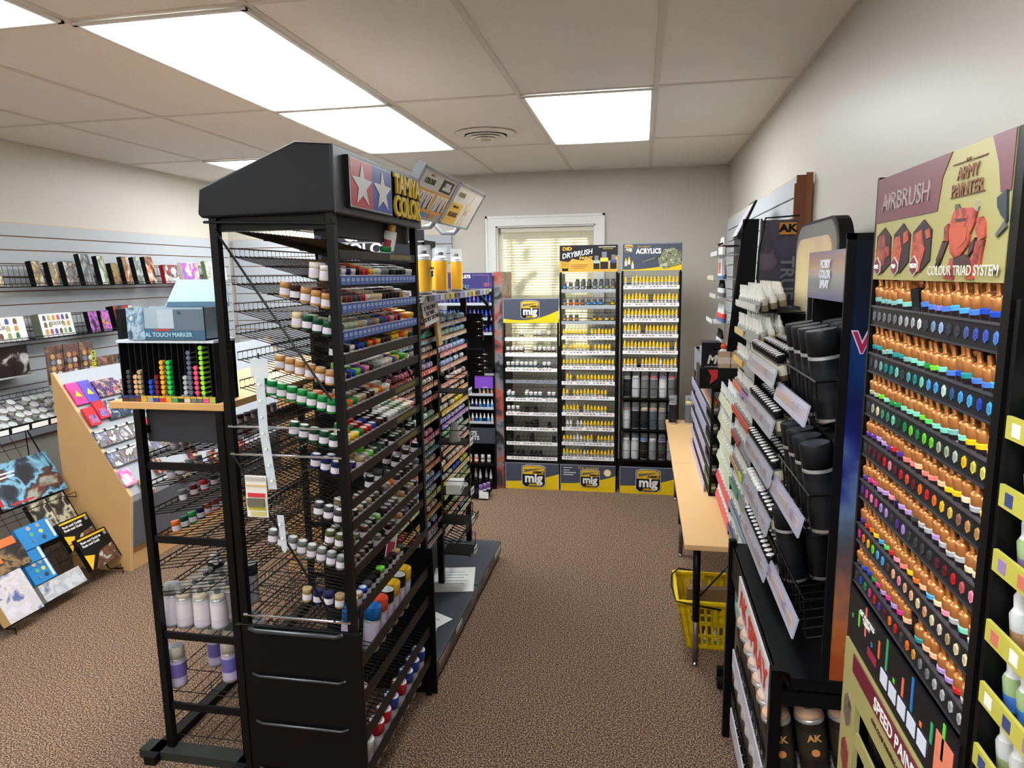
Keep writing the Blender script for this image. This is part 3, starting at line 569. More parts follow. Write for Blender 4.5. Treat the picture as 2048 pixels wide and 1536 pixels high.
# top shelf with yellow spray cans
MB().box(.15, 1.30, .06, .40, 1.545, 1.553, BLKM).build('top_shelf', PR)
mb = MB().hexa([(.15, .045, 1.525), (1.29, .045, 1.525), (1.29, .06, 1.525), (.15, .06, 1.525), (.15, .03, 1.555), (1.29, .03, 1.555), (1.29, .045, 1.555), (.15, .045, 1.555)], SILV)
for i in range(14): mb.box(.18+i*.078, .24+i*.078, .028, .034, 1.531, 1.552, M([(70, 70, 74), (140, 130, 190), (170, 172, 174), (150, 150, 110), (190, 160, 60)][i % 5], .4))
mb.build('price_strip', PR)
for i, x in enumerate((.36, .44, .52, .60, .69, .78, .86)):
    o = put('spray_can', spray('y', (226, 232, 236), (236, 178, 40), None, .20, .0285, clear=True, nozzle=(230, 230, 230)), T(PR, x, .10+(i % 3)*.035, 1.555), f"yellow spray can with clear cap, {ORD[i]} along the shelf under the tilted signs", 'spray can', 'yellow spray cans')
    if i in (0, 4):
        d = MB().lathe([(.020, 0), (.020, .001), (0, .0012)], M((170, 190, 200), .5) if i == 0 else BLKM, 16).build('label_disc', o, loc=(0, -.0292, .085), rot=(PI/2, 0, 0))
        txt('COLOUR', .014, (0, -.031, .105), DK, o); txt('GREY\nSEER' if i == 0 else 'BLACK', .014, (0, -.0315, .082), DK if i == 0 else WHT, o, bold=.0005)
# tilted signs on tubes
SG = M((150, 154, 160), .4, .3)
def tsign(label, y0, y1, art):
    t = thing('sign_board', label, 'sign', (-.81, (y0+y1)/2, 1.935), PI/2)
    fr = bpy.data.objects.new('tilt', None)
    w_ = (y1-y0)/2; 
    b = MB().box(-w_, w_, 0, .012, -.098, .098, SG).box(-w_, w_, -.006, 0, -.098, -.09, SG).box(-w_, w_, -.006, 0, .09, .098, SG).box(-w_, -w_+.022, -.006, 0, -.098, .098, SG).box(w_-.012, w_, -.006, 0, -.098, .098, SG)
    bo = b.build('sign_frame', t); bpy.data.objects.remove(fr)
    t.rotation_euler = (R(32), 0, PI/2)
    t.rotation_euler = Euler((R(32), 0, PI/2)); return t, w_
t, w_ = tsign('tilted sign board with a row of blue miniature pictures', 2.41, 2.88, 0)
mb = MB().box(-w_+.022, w_-.012, -.002, -.001, -.09, .09, M((206, 204, 198), .4)).box(-w_+.022, w_-.012, -.003, -.002, -.09, .02, M((232, 160, 50), .4))
for i, c in enumerate([(200, 50, 40), (70, 160, 70), (60, 130, 190), (180, 120, 70), (150, 160, 170)]): mb.box(-w_+.03+i*.088, -w_+.112+i*.088, -.0035, -.003, -.088, -.068, M(c, .4))
mb.build('printed_panel', t)
mb = MB()
for i in range(7):
    x = -w_+.035+i*.057+(.02 if i > 3 else 0); mb.box(x, x+.046, -.004, -.003, -.055, .012, M((226, 222, 216), .5))
    cc = M([(40, 50, 140), (30, 60, 150), (60, 80, 170), (70, 40, 30), (170, 176, 190), (40, 60, 130), (90, 60, 40)][i], .5)
    mb.lathe([(.006, 0), (.011, .012), (.008, .03), (.004, .042), (.006, .05), (0, .056)], cc, 8, at=(x+.023, -.004, -.052), sy=.1)
    mb.box(x+.008, x+.038, -.0044, -.0042, -.055, -.047, cc)
mb.build('miniature_print', t)
txt('COLOUR', .030, (-w_+.13, -.003, .050), DK, t, bold=.0004); txt('CITADEL', .012, (-w_+.13, -.003, .074), M((190, 150, 50), .5), t)
MB().box(.04, .19, -.0035, -.002, .028, .078, BLK).build('black_block', t); txt('COLOUR\nIN MOTION', .020, (.115, -.0042, .052), WHT, t, bold=.0008)
tt = MB()
for x in (-w_+.01,): tt.box(x-.012, x+.012, -.004, .03, -.14, .1, SG)
tt.tube([(-w_+.10, .005, -.09), (-w_+.10, .012, -.125), (-w_+.10, .05, -.155), (-w_+.10, .22, -.10)], .012, SG, 8).tube([(w_-.02, .005, -.09), (w_-.02, .012, -.125), (w_-.02, .05, -.155), (w_-.02, .22, -.10)], .012, SG, 8)
tt.build('support_tube', t)
t, w_ = tsign('tilted sign board with yellow block and pale figure', 2.89, 3.37, 0)
MB().box(-w_+.022, w_-.012, -.002, -.001, -.09, .09, M((226, 222, 212), .35)).box(-w_+.022, -.02, -.003, -.002, -.09, .01, M((236, 186, 60), .35)).build('printed_panel', t)
MB().prism([(.02, -.085), (.05, -.02), (.03, .01), (.08, .075), (.10, .02), (.16, .0), (.09, -.02), (.12, -.085), (.08, -.085), (.07, -.05), (.05, -.088)], -.0035, -.002, ART([(226, 200, 150), (236, 226, 206), (206, 160, 90)], 20, 5)).build('figure_picture', t)
txt('COLOUR', .026, (-w_+.12, -.003, .050), M((150, 120, 60), .5), t, bold=.0004); txt('PAINT LIKE A', .014, (-w_+.12, -.0035, -.008), DK, t); txt('MEGABOSS', .030, (-w_+.125, -.0035, -.045), M((90, 60, 20), .5), t, bold=.001, sx=.9)
MB().tube([(w_-.12, .005, -.09), (w_-.12, .012, -.13), (w_-.12, .06, -.16), (w_-.12, .26, -.10)], .012, SG, 8).build('support_tube', t)
for q, (x, z) in enumerate(((.98, 1.29), (.99, 1.09))):
    t = thing('brush_board', ['black hanging board of silver brushes between pot rack and blue-capped bottles', 'black hanging board of brushes beside the purple card'][q], 'display board', tuple(W(PR, x+.33, .30-.12, z)), 0)
    MB().box(0, .10, 0, .012, -.02, .13, BLKM).build('board', t)
    for i in range(6):
        put('paint_brush', product('brush', 0, [('brush', lambda: MB().tube([(0, 0, 0), (.045, -.012, .002)], .0022, BLK, 6).tube([(.045, -.012, .002), (.062, -.016, .0028)], .0034, CHROME, 6).tube([(.062, -.016, .0028), (.075, -.019, .003)], .002, M((150, 110, 70), .6), 6))]), Matrix.Translation(W(PR, x+.33, .18, z)) @ Matrix.Translation((.02+(i % 2)*.03, -.002, .005+i*.019)), f"silver-ferruled brush, {ORD[i]} up the {('upper','lower')[q]} black board", 'brush', 'brushes on the black boards')
MB().tube([(1.28, .18, 1.56), (1.29, .10, 1.53), (1.30, .05, 1.47), (1.30, .04, 1.40), (1.30, .05, 1.34)], .010, BLK, 8).build('arched_tube', PR)
# notice, price shelves, booklets
nb = thing('paper_notice', 'white paper notice about opening paint, clipped to the pot rack', 'notice', tuple(W(PR, .48, .12, 1.47)), PI/2)
MB().box(-.10, .10, -.002, 0, -.048, .048, PAPER).build('sheet', nb); txt('IF YOU OPEN\nTHE PAINT...\nYOU BUY THE PAINT', .026, (0, -.003, 0), DK, nb, bold=.0002)
nb.rotation_euler = (R(-8), R(-4), PI/2)
bk = put('booklet', [('sheet', (lambda m_: m_.mesh('sheet'))(MB().box(-.045, .045, 0, .012, -.11, .10, M((206, 160, 70), .5)).box(-.04, .0, -.001, 0, -.105, .095, ART([(120, 100, 90), (200, 190, 180), (70, 60, 60)], 16, 6))))], T(PR, .66, .14, 1.42, -.1, .1, 0), 'ochre and grey booklet hanging below the paper notice', 'booklet', None)
for i, (x, z) in enumerate(((.62, 1.09), (.62, .845), (.62, .60), (.62, .455), (.66, .285))):
    s_ = thing('hook_shelf', ['small black tray with a price tag holding brushes', 'small black tray with a tag under a grey cone', 'small black tray carrying a white box', 'small empty black tray above the wire pocket', 'lowest small black tray just over the plinth'][i], 'tray', tuple(W(PR, x, .16, z)), PI/2)
    MB().box(0, .13, -.14, .0, 0, .004, BLKM).box(0, .13, -.142, -.14, -.012, .006, BLK).build('tray', s_)
    MB().tube([(0, 0, .07), (0, -.14, .07), (.13, -.14, .07), (.13, 0, .07)], .002, BLK).tube([(0, 0, .0), (0, 0, .07)], .002, BLK).tube([(.13, -.14, .0), (.13, -.14, .07)], .002, BLK).build('guard_wire', s_)
    tg = MB().box(.07, .13, -.150, -.148, -.022, .012, PAPER)
    for q in range(4): tg.box(.078+q*.013, .084+q*.013, -.1505, -.150, -.012, .002, DK)
    tg.build('price_tag', s_)
put('grey_cone', [('cone', MB().lathe([(.030, 0), (.028, .01), (.016, .095), (.012, .095), (.0, .03)], M((150, 150, 148), .4), 20).mesh('cone'))], T(PR, .67, .08, .849), 'grey hollow cone cup on a small black tray', 'cup', None)
put('carton', [('carton', MB().box(-.06, .06, -.035, .035, 0, .045, PAPER).box(-.05, .02, -.036, -.035, .01, .02, BLK).mesh('carton'))], T(PR, .68, .085, .604, 0, .1), 'small white carton on a black tray between the pot bays', 'box', None)
def flat(name, label, x, y, w_, d_, rz, z=.1005, lines=4, cols=None, cat='paper'):
    t = thing(name, label, cat, (x, y, z), rz)
    mb = MB().box(-w_/2, w_/2, -d_/2, d_/2, 0, .0012, PAPER)
    for i in range(lines): mb.box(-w_*.35, w_*(.25+.1*(i % 2)), d_*(.3-.6*i/max(1, lines))-.004, d_*(.3-.6*i/max(1, lines)), .0012, .0016, M((90, 90, 96), .6))
    if cols:
        for i, c in enumerate(cols): mb.box(-w_*.4+i*w_*.2, -w_*.28+i*w_*.2, -d_*.42, -d_*.30, .0012, .0017, M(c, .5))
    mb.build('sheet', t); return t
flat('printed_notice', 'white printed notice lying on the farther grey plinth', -.92, 3.18, .21, .28, .2, lines=5)
flat('leaflet', 'white leaflet with line drawings on top of the leaflets on the nearer plinth', -.93, 2.72, .15, .21, -.5, z=.1035, lines=3)
flat('leaflet', 'leaflet with coloured squares under the drawings leaflet on the nearer plinth', -.96, 2.63, .21, .15, .1, z=.102, lines=2, cols=[(200, 60, 60), (226, 160, 60), (150, 60, 120), (60, 160, 90)])
flat('leaflet', 'lowest leaflet with an orange edge on the nearer plinth', -1.0, 2.56, .20, .15, .0, z=.1005, lines=1, cols=[(226, 160, 60)]*4)

# ================================================================ racks along the back wall (face -Y)
def badge(parent, x, z, s, y=-.004):
    b = MB(); k = s
    def shp(sc, y0, y1, m_):
        pts = [(-.5, .42), (-.3, .5), (.3, .5), (.5, .42), (.5, -.38), (.36, -.5), (-.36, -.5), (-.5, -.38)]
        b.prism([(x+p[0]*k*sc, z+p[1]*k*.95*sc) for p in pts], y0, y1, m_)
    shp(1.04, y, y+.003, M((225, 225, 225), .4)); shp(1.0, y-.001, y, M((24, 26, 32), .4))
    b.prism([(x-.47*k, z+.38*k), (x-.28*k, z+.45*k), (x+.28*k, z+.45*k), (x+.47*k, z+.38*k), (x+.47*k, z+.08*k), (x-.47*k, z+.08*k)], y-.002, y-.001, M((226, 182, 50), .4))
    b.prism([(x-.40*k, z+.16*k), (x-.40*k, z+.30*k), (x+.38*k, z+.36*k), (x+.38*k, z+.34*k)], y-.003, y-.002, M((110, 100, 80), .4))
    o = b.build('badge', parent)
    txt('AMMO', .17*k, (x+.22*k, y-.0035, z+.17*k), BLK, o, bold=.0006*k/.15); txt('mig', .56*k, (x, y-.0035, z-.10*k), WHT, o, bold=.0032*k/.15, sx=.98)
    txt('JIMENEZ', .13*k, (x+.02*k, y-.0035, z-.39*k), M((226, 182, 50), .4), o, shear=.3, bold=.0006*k/.15)
    return o
NAVY = M((70, 76, 92), .35, noise=.03); MYEL = M((232, 196, 24), .35, noise=.03)
def swoosh(parent, x0, x1, z0, z1, lo, hi, y0=-.012, name='header_panel', dip=0):
    b = MB().box(x0, x1, y0, y0+.01, z0, z1, NAVY); n_ = 16; pts = [(x0, z0), (x1, z0)]
    for i in range(n_+1):
        t_ = 1-i/n_; pts.append((x0+(x1-x0)*t_, z0+(z1-z0)*(lo+(hi-lo)*(t_**2.2)-dip*math.sin(PI*t_))))
    b.prism(pts, y0-.002, y0-.0005, MYEL); b.box(x0, x1, y0-.0015, y0, z1-.006, z1, M((130, 136, 150), .4)).box(x0, x0+.005, y0-.0025, y0, z0, z1, M((150, 156, 166), .4))
    return b.build(name, parent)
def back_rack(label, x0, wd, top, kick, y=5.03):
    t = thing('display_rack', label, 'display rack', (x0, y, 0), 0)
    for x in (.006, wd-.006): MB().box(x-.006, x+.006, 0, .03, kick, top, BLK).build('side_post', t)
    MB().box(0, wd, .30, .305, kick, top-.22, M((44, 42, 40), .6)).build('back_panel', t) if top > 1.5 and 0 else None
    MB().box(-.004, .0, .0, .35, 0, top-.2, BLKM).box(wd, wd+.004, .0, .35, 0, top-.2, BLKM).build('side_panel', t)
    k = swoosh(t, 0, wd, 0, kick-.01, .28, .62, name='kick_panel'); return t
def back_shelf(t, wd, z, m_=WHT, labels=0, nd=15, depth=.24):
    mb = MB().box(.012, wd-.012, -.010, -.006, z-.020, z+.006, m_)
    if labels:
        for i in range(15):
            if (i*7+labels*3) % 5 < 4: mb.box(.026+i*(wd-.05)/15, .042+i*(wd-.05)/15, -.0105, -.010, z-.008, z-.001, M([(90, 90, 100), (120, 110, 90), (200, 110, 80), (110, 130, 180)][(i+labels) % 4], .5))
    mb.build('price_rail', t)
    mb = MB()
    for i in range(nd+1): mb.tube([(.014+i*(wd-.028)/nd, 0, z+.022), (.014+i*(wd-.028)/nd, 0, z-.012), (.014+i*(wd-.028)/nd, depth, z+.05), (.014+i*(wd-.028)/nd, depth, z+.075)], .0012, WIRE, 3)
    for (yy, zz) in ((0, z+.022), (0, z-.010), (depth, z+.05), (depth/2, z+.018)): mb.tube([(.012, yy, zz), (wd-.012, yy, zz)], .0016, WIRE, 4)
    mb.build('wire_shelf', t)
G1 = back_rack('short rack with a grey and yellow badge header below the window blind', -1.015, .415, 1.30, .215)
h_ = swoosh(G1, 0, .415, 1.275, 1.455, .18, .5, dip=.12); badge(h_, .205, 1.372, .135, -.018); badge(G1, .22, .105, .175, -.018)
M1 = [1.16, 1.043, .93, .841, .702, .593, .476, .364, .248]
occ = ['...W..WW.W..', 'WWWW..WWWWW.', 'WWWWWWW.WW..', '............', 'WW..WWWW.WW.', 'WWW.K.K.....', '....KKK..K..', 'K.K..K....K.', '..KK.KKK....']
for ri, z in enumerate(M1):
    back_shelf(G1, .415, z, WHT if ri != 3 else M((150, 156, 164), .35, .3), labels=ri if ri > 1 else 0, nd=11)
    for i, ch in enumerate(occ[ri]):
        if ch == '.': continue
        for j in range(2 if (i+ri) % 4 == 0 else 1):
            c = [(150, 130, 100), (90, 60, 50), (70, 90, 100), dgrey, (50, 90, 100), (90, 90, 90), dgrey, grey, grey][ri] if ch == 'W' else (60, 54, 50)
            put('ink_jar', ink_jar(c, (228, 226, 220) if ch == 'W' else (30, 30, 32), ch == 'K'), T(G1, .030+i*.0345, .022+j*.036, z-.009+j*.008, .2), f"{'white' if ch == 'W' else 'black'} capped jar, slot {ORD[i]}, {ORD[ri]} shelf, short badge rack{', behind' if j else ''}", 'paint jar', 'jars on the short badge rack')
G2 = back_rack('tall rack with a dark and orange drybrush header beside the window', -.59, .415, 1.83, .215)
hp = MB().box(0, .415, -.012, -.002, 1.640, 1.830, M((40, 38, 42), .4)).prism([(0, 1.640), (.415, 1.640), (.415, 1.76), (.40, 1.745), (.39, 1.72), (.25, 1.715), (.22, 1.735), (.16, 1.722), (.09, 1.735), (.07, 1.715), (.0, 1.72)], -.014, -.012, M((222, 162, 60), .4)).build('header_panel', G2)
txt('DID', .032, (.055, -.015, 1.805), M((226, 182, 70), .4), hp, bold=.0012, sx=1.2); txt('DRYBRUSH', .050, (.125, -.015, 1.768), M((226, 226, 226), .4), hp, bold=.001, shear=.25, rot=(PI/2, R(-9), 0), sx=.88); txt('PAINT', .028, (.19, -.015, 1.738), M((226, 182, 70), .4), hp, bold=.001, sx=1.2)
mb = MB()
for x, c, k in ((.265, (150, 190, 180), .9), (.385, (60, 80, 150), .95), (.32, (230, 206, 60), 1.15)):
    mb.box(x-.024*k, x+.024*k, -.0165, -.014, 1.66, 1.66+.05*k, M((40, 42, 46), .4)).box(x-.024*k, x+.024*k, -.017, -.0145, 1.66+.045*k, 1.66+.068*k, M(c, .4)).box(x-.015*k, x+.015*k, -.0165, -.014, 1.66+.068*k, 1.66+.105*k, M((120, 120, 130), .35))
mb.build('jar_picture', hp)
mb = MB().box(.018, .062, -.0155, -.014, 1.648, 1.715, M((36, 34, 36), .4)).box(.021, .059, -.016, -.0155, 1.668, 1.712, M((226, 170, 60), .4))
for i in range(3): mb.box(.028+i*.010, .031+i*.010, -.0165, -.016, 1.676, 1.706, BLK)
mb.box(.08, .21, -.0155, -.014, 1.69, 1.693, M((90, 60, 20), .5)).box(.08, .2, -.0155, -.014, 1.678, 1.681, M((90, 60, 20), .5)).box(.10, .18, -.0155, -.014, 1.666, 1.669, M((90, 60, 20), .5)).box(.28, .40, -.0155, -.012, 1.812, 1.818, M((200, 190, 170), .5)).box(.31, .38, -.0155, -.012, 1.80, 1.804, M((200, 170, 90), .5)).build('brush_emblem', hp)
M2 = [1.513, 1.396, 1.283, 1.172, 1.061, .95, .835, .723, .601, .488, .374, .262]
dcap = (86, 88, 92)
dcols = [['', lblue, lgrey, lgrey, lgrey, dgrey, lgrey, sage, sage, sand][1:], [sand, orange, orange, (200, 110, 80), lblue, lblue, lblue, None, yellow], [tan, tan, tan, None, None, yellow, yellow, cream, C('ochre', 214, 160, 60)]]
CNAME[(200, 110, 80)] = 'terracotta'
ycap = (242, 200, 30)
ypat = ['YYYYYYY.YYYYYYY', 'Y.YYYYYY.YYYYY.', 'YYYYYYYYYYYYYYY', '.YY.YYBYGYYYYYY', 'YY.YYYYYYYYYY..', 'YYYYY.YYYYYYY..', '.WW.WWYBYYYYYYY', 'YYYWWWYYY.YYYYY', 'YYYYYYWYYYYYYYY']
def yrow(t, z, pat, ri, desc, h=1.0, seed=0):
    rr = random.Random(seed+ri)
    for i, ch in enumerate(pat):
        if ch == '.': continue
        c = rr.choice([(120, 70, 40), (150, 100, 50), (90, 60, 50), (70, 70, 60), (180, 140, 70), (60, 50, 46), (110, 90, 60)])
        cap = (230, 226, 218) if ch == 'W' else ycap
        low = {'B': (50, 90, 190), 'G': (60, 160, 90)}.get(ch)
        hh = h*rr.choice((1, 1, 1, 1.12))
        put('yellow_dropper', dropper(cap, c, h=hh, low=low, fat=True), T(t, .027+i*.0258, .018, z-.010, .18), f"{'white' if ch == 'W' else 'yellow'} capped dropper bottle, {ORD[i]} slot from the window side, {ORD[ri]} shelf, {desc}", 'paint bottle', 'yellow-capped droppers on the back wall racks')
for ri, z in enumerate(M2):
    back_shelf(G2, .415, z, M((176, 182, 188), .3, .4) if ri < 3 else WHT, labels=ri if ri > 2 else 0, nd=9 if ri < 3 else 15)
    if ri < 3:
        for i, c in enumerate(dcols[ri]):
            if c is None: continue
            for j in range(3 if ri == 0 and i > 1 else 1):
                put('paint_jar', ink_jar(c, dcap, True), T(G2, .034+i*.0435, .022+j*.038, z-.009+j*.012, .2), f"{CNAME[c]} banded jar with grey cap, {ORD[i]} slot, {ORD[ri]} shelf, drybrush rack{', behind' if j else ''}", 'paint jar', 'grey-capped jars on the drybrush rack')
    else: yrow(G2, z, ypat[ri-3], ri, 'drybrush rack', .92, 10)
txt('the original', .034, (.21, -.016, .185), M((200, 170, 80), .4), G2, shear=.3); badge(G2, .225, .105, .14, -.018)
mb = MB().lathe([(.028, 0), (.028, .002), (.024, .0022, M((236, 226, 190), .4)), (0, .0023)], M((226, 182, 50), .4), 20)
mb.build('seal', G2, loc=(.355, -.013, .15), rot=(PI/2, 0, 0))
MB().box(.025, .09, -.0145, -.012, .18, .183, PAPER).box(.025, .07, -.0145, -.012, .16, .163, PAPER).box(.025, .12, -.0145, -.012, .142, .146, PAPER).box(.025, .10, -.0145, -.012, .125, .129, PAPER).build('small_print', G2)
G3 = back_rack('tall rack with an acrylics header showing a camouflaged tank', -.145, .415, 1.835, .215)
hp = swoosh(G3, 0, .415, 1.645, 1.835, .03, .30)
txt('ACRYLICS', .048, (.185, -.015, 1.778), M((228, 228, 228), .4), hp, bold=.0022, sx=.8); txt('the original', .02, (.15, -.015, 1.812), M((200, 170, 80), .4), hp, shear=.3); badge(hp, .048, 1.80, .055, -.015)
tk = MB(); am = ART([(60, 60, 46), (150, 156, 120), (90, 92, 70), (190, 190, 160)], 40, 9)
tk.prism([(.255, 1.70), (.27, 1.66), (.30, 1.655), (.41, 1.685), (.41, 1.77), (.36, 1.80), (.29, 1.79), (.275, 1.755), (.25, 1.74)], -.016, -.013, am).prism([(.14, 1.706), (.145, 1.702), (.26, 1.735), (.258, 1.745)], -.0165, -.014, am).build('tank_picture', hp)
mb = MB()
for x, z in ((.028, 1.69), (.05, 1.70), (.075, 1.67)): mb.box(x-.009, x+.009, -.0155, -.013, z-.012, z+.018, M((206, 200, 190), .4)).prism([(x-.008, z+.018), (x+.008, z+.018), (x+.002, z+.042), (x-.002, z+.042)], -.0155, -.013, YEL)
mb.build('bottle_picture', hp)
M3 = [1.535, 1.411, 1.30, 1.188, 1.068, .944]
for ri, z in enumerate(M3):
    back_shelf(G3, .415, z, WHT, labels=ri+4)
    yrow(G3, z, ['YKBYYYYYYYYYYYY', 'YYYYYYY.YYYBBYY', 'YBYYYYYYYYYYYYY', 'YBYYY.YYYYYYYYY', 'YYYYYYYYYYYYY.Y', 'YYYY.YYYYYWYYYY'][ri].replace('K', '.'), ri, 'acrylics rack', 1.1, 50)
MB().box(.01, .405, .30, .304, .215, .93, M((52, 50, 48), .6)).build('back_panel', G3)
noz = [[(150, 160, 160), (230, 228, 220), (130, 130, 90), (210, 60, 70), (120, 100, 180), (210, 60, 70)], [(170, 90, 90), (70, 90, 90), (226, 190, 140), (190, 150, 120), (150, 140, 80), (130, 120, 70)], [(230, 230, 230), (230, 230, 230), (40, 110, 200), (226, 226, 226), (70, 50, 120), (200, 200, 200)]]
bodyc = [[(30, 30, 32), (190, 192, 194), (100, 102, 104), (100, 102, 104), (190, 192, 194), (100, 102, 104)], [(190, 192, 194), (34, 36, 40), (34, 36, 40), (80, 84, 88), (96, 98, 100), (40, 44, 50)], [(196, 198, 200), (196, 198, 200), (30, 26, 28), (140, 142, 146), (60, 40, 44), (150, 152, 156)]]
for ri, z in enumerate((.729, .493, .261)):
    mb = MB().box(.012, .403, 0, .22, z-.014, z-.010, BLKM)
    for i in range(7): mb.tube([(.012+i*.065, 0, z-.01), (.012+i*.065, 0, z+.065), (.012+i*.065, .2, z+.065)], .0016, WIRE, 4)
    mb.tube([(.012, 0, z+.065), (.403, 0, z+.065)], .002, WIRE, 4).box(.0, .415, -.008, -.004, z-.018, z-.008, BLK); mb.build('wire_shelf', G3)
    for i in range(6):
        c = noz[ri][i]
        put('spray_can', spray('m', c, bodyc[ri][i], None if i % 2 else (bodyc[ri][i][0]+12,)*3, .20, .0285, clear=True, nozzle=c), T(G3, .045+i*.065, .045, z-.008), f"clear-capped aerosol, {ORD[i]} slot from the window side on the {ORD[ri]} can shelf, acrylics rack", 'spray can', 'aerosols on the acrylics rack')
badge(G3, .21, .105, .175, -.018)
# dark purple rack left of them
G0 = thing('display_rack', 'dark rack with a purple header and blue-capped bottles by the window', 'display rack', (-1.52, 4.98, 0), 0)
MB().box(.44, .50, .02, .42, 0, 1.65, ART([(34, 34, 38), (120, 122, 128), (170, 80, 60), (60, 58, 64)], 7, 2)).box(.43, .44, 0, .06, .0, 1.62, BLK).build('side_panel', G0)
MB().box(0, .44, .30, .31, .05, 1.5, BLKM).build('back_panel', G0)
hp = MB().box(0, .44, -.012, 0, 1.53, 1.645, M((48, 38, 104), .35)).build('header_panel', G0)
txt('SCALE75', .032, (.215, -.014, 1.618), WHT, hp, bold=.0012); txt('COLORS', .026, (.20, -.014, 1.55), M((90, 190, 214), .4), hp, sp=1.4); txt('specially\ndesigned for\ngamers', .012, (.40, -.014, 1.56), M((226, 120, 120), .4), hp)
MB().box(.29, .41, -.0135, -.012, 1.628, 1.6295, M((190, 160, 160), .4)).box(.41, .4115, -.0135, -.012, 1.575, 1.6295, M((190, 160, 160), .4)).build('header_line', hp)
for ri, (z, capc, n_, off) in enumerate(((1.425, (20, 70, 190), 14, 0), (1.315, (20, 70, 190), 14, 0), (1.205, (20, 70, 190), 14, 0), (.745, (214, 210, 200), 14, 0), (.64, (214, 214, 214), 14, 0), (.53, (214, 214, 214), 14, 0))):
    MB().box(.0, .43, -.008, -.004, z-.018, z+.002, M((170, 174, 182), .4)).box(.0, .43, 0, .2, z-.016, z-.012, BLKM).build('price_rail', G0)
    for i in range(n_):
        c = [(60, 60, 120), (30, 40, 90), (160, 60, 60), (90, 120, 150)][(i+ri) % 4] if ri < 3 else [[sand, peach, tan], [lime, lime, dblue, purple, teal, blue, lblue, lblue], [tan, orange, grey, blue, teal, dblue, lblue, lgrey]][ri-3][(i+2) % (3 if ri == 3 else 8)]
        cc = capc if not (i == 9 and ri < 2) else (150, 100, 180)
        if ri == 3 and i < 10: continue
        put('paint_dropper', dropper(cc, c, lab=c if ri > 2 else (50, 50, 120)), T(G0, .018+i*.0305, .02, z-.012, .1), f"{'blue' if ri < 3 else 'pale'} capped dropper, {ORD[13-i]} from the grey side panel, {ORD[ri]} shelf, purple header rack", 'paint bottle', 'droppers on the purple header rack')
MB().box(0, .44, -.02, .3, .885, .90, SILV).box(0, .44, .0, .3, .905, .93, BLKM).build('shelf_board', G0)
MB().box(.29, .43, -.012, -.004, .785, .885, M((120, 70, 180), .4)).build('purple_card', G0)
txt('SCALE', .014, (.37, -.014, .795), WHT, G0)
MB().box(0, .44, -.014, .0, .36, .48, M((58, 62, 70), .35)).build('lower_sign', G0); txt('SCALE75\nPIGMENTS', .042, (.22, -.016, .42), M((220, 220, 224), .4), G0, bold=.0012, align='CENTER')
MB().box(0, .44, 0, .3, .03, .05, BLK).box(0, .44, -.01, .3, .18, .20, BLK).box(0, .44, -.01, 0, .0, .05, BLK).box(.43, .44, -.01, .3, .05, .36, BLK).build('lower_shelf', G0)
for i in range(7):
    put('paint_dropper', dropper((206, 206, 206), (70, 64, 70), lab=(210, 206, 200), h=1.35), T(G0, .14+i*.042, .03+(i % 2)*.03, .05, 0), f"big white cap bottle, {ORD[i]} on the lowest shelf of the purple header rack", 'paint bottle', 'large bottles on the low shelves')
for i in range(6):
    put('ink_jar', ink_jar((200, 110, 60) if i < 4 else grey, (200, 196, 206) if i < 4 else (220, 220, 220)), T(G0, .13+i*.05, .03, .20, 0), f"pigment jar, {ORD[i]} on the shelf below the grey lower sign", 'paint jar', 'pigment jars')
for i in range(3):
    put('ink_jar', ink_jar((90, 60, 120), (150, 120, 180)), Matrix.Translation((-.98+i*.02-.16, 4.72+i*.035, .05+.0)), f"purple jar at floor level on the low tray, {ORD[i]} one", 'paint jar', 'purple jars low on a tray')
tr_ = thing('hook_shelf', 'black tray near the floor with a tag and purple jars', 'tray', (-1.2, 4.70, .035), 0)
MB().box(-.06, .12, 0, .14, .0, .012, BLKM).box(.05, .12, -.003, 0, -.02, .03, PAPER).build('tray', tr_)
# second header behind the starred rack
G9 = thing('display_rack', 'dark-headed rack standing behind the starred rack against the back wall', 'display rack', (-2.55, 5.15, 0), 0)
MB().box(0, .9, 0, .01, 1.76, 2.0, M((48, 48, 56), .4)).box(0, .9, -.003, 0, 1.885, 1.895, SILV).build('header_panel', G9)
txt('GAME\nCOLOR', .12, (.42, -.002, 1.89), WHT, G9, bold=.003, sx=1.1)
MB().box(0, .9, .28, .30, 0, 1.76, BLKM).box(0, .02, 0, .3, 0, 1.9, BLKM).box(.88, .9, 0, .3, 0, 1.9, BLKM).build('cabinet', G9)
for ri in range(9):
    z = 1.6-ri*.15; MB().box(.02, .88, 0, .2, z-.01, z-.004, BLK).box(.02, .88, -.003, 0, z-.014, z+.01, SILV).build('tray', G9)
    for i in range(20):
        if (i*3+ri) % 5 == 0: continue
        put('paint_dropper', dropper((220, 220, 218), [dgrey, dbrown, teal, red, sand][(ri+i//4) % 5]), T(G9, .05+i*.042, .02, z-.004, .1), f"white-capped dropper, {ORD[i]} slot, {ORD[ri]} tray, rack partly hidden behind the starred rack", 'paint bottle', 'droppers behind the starred rack')

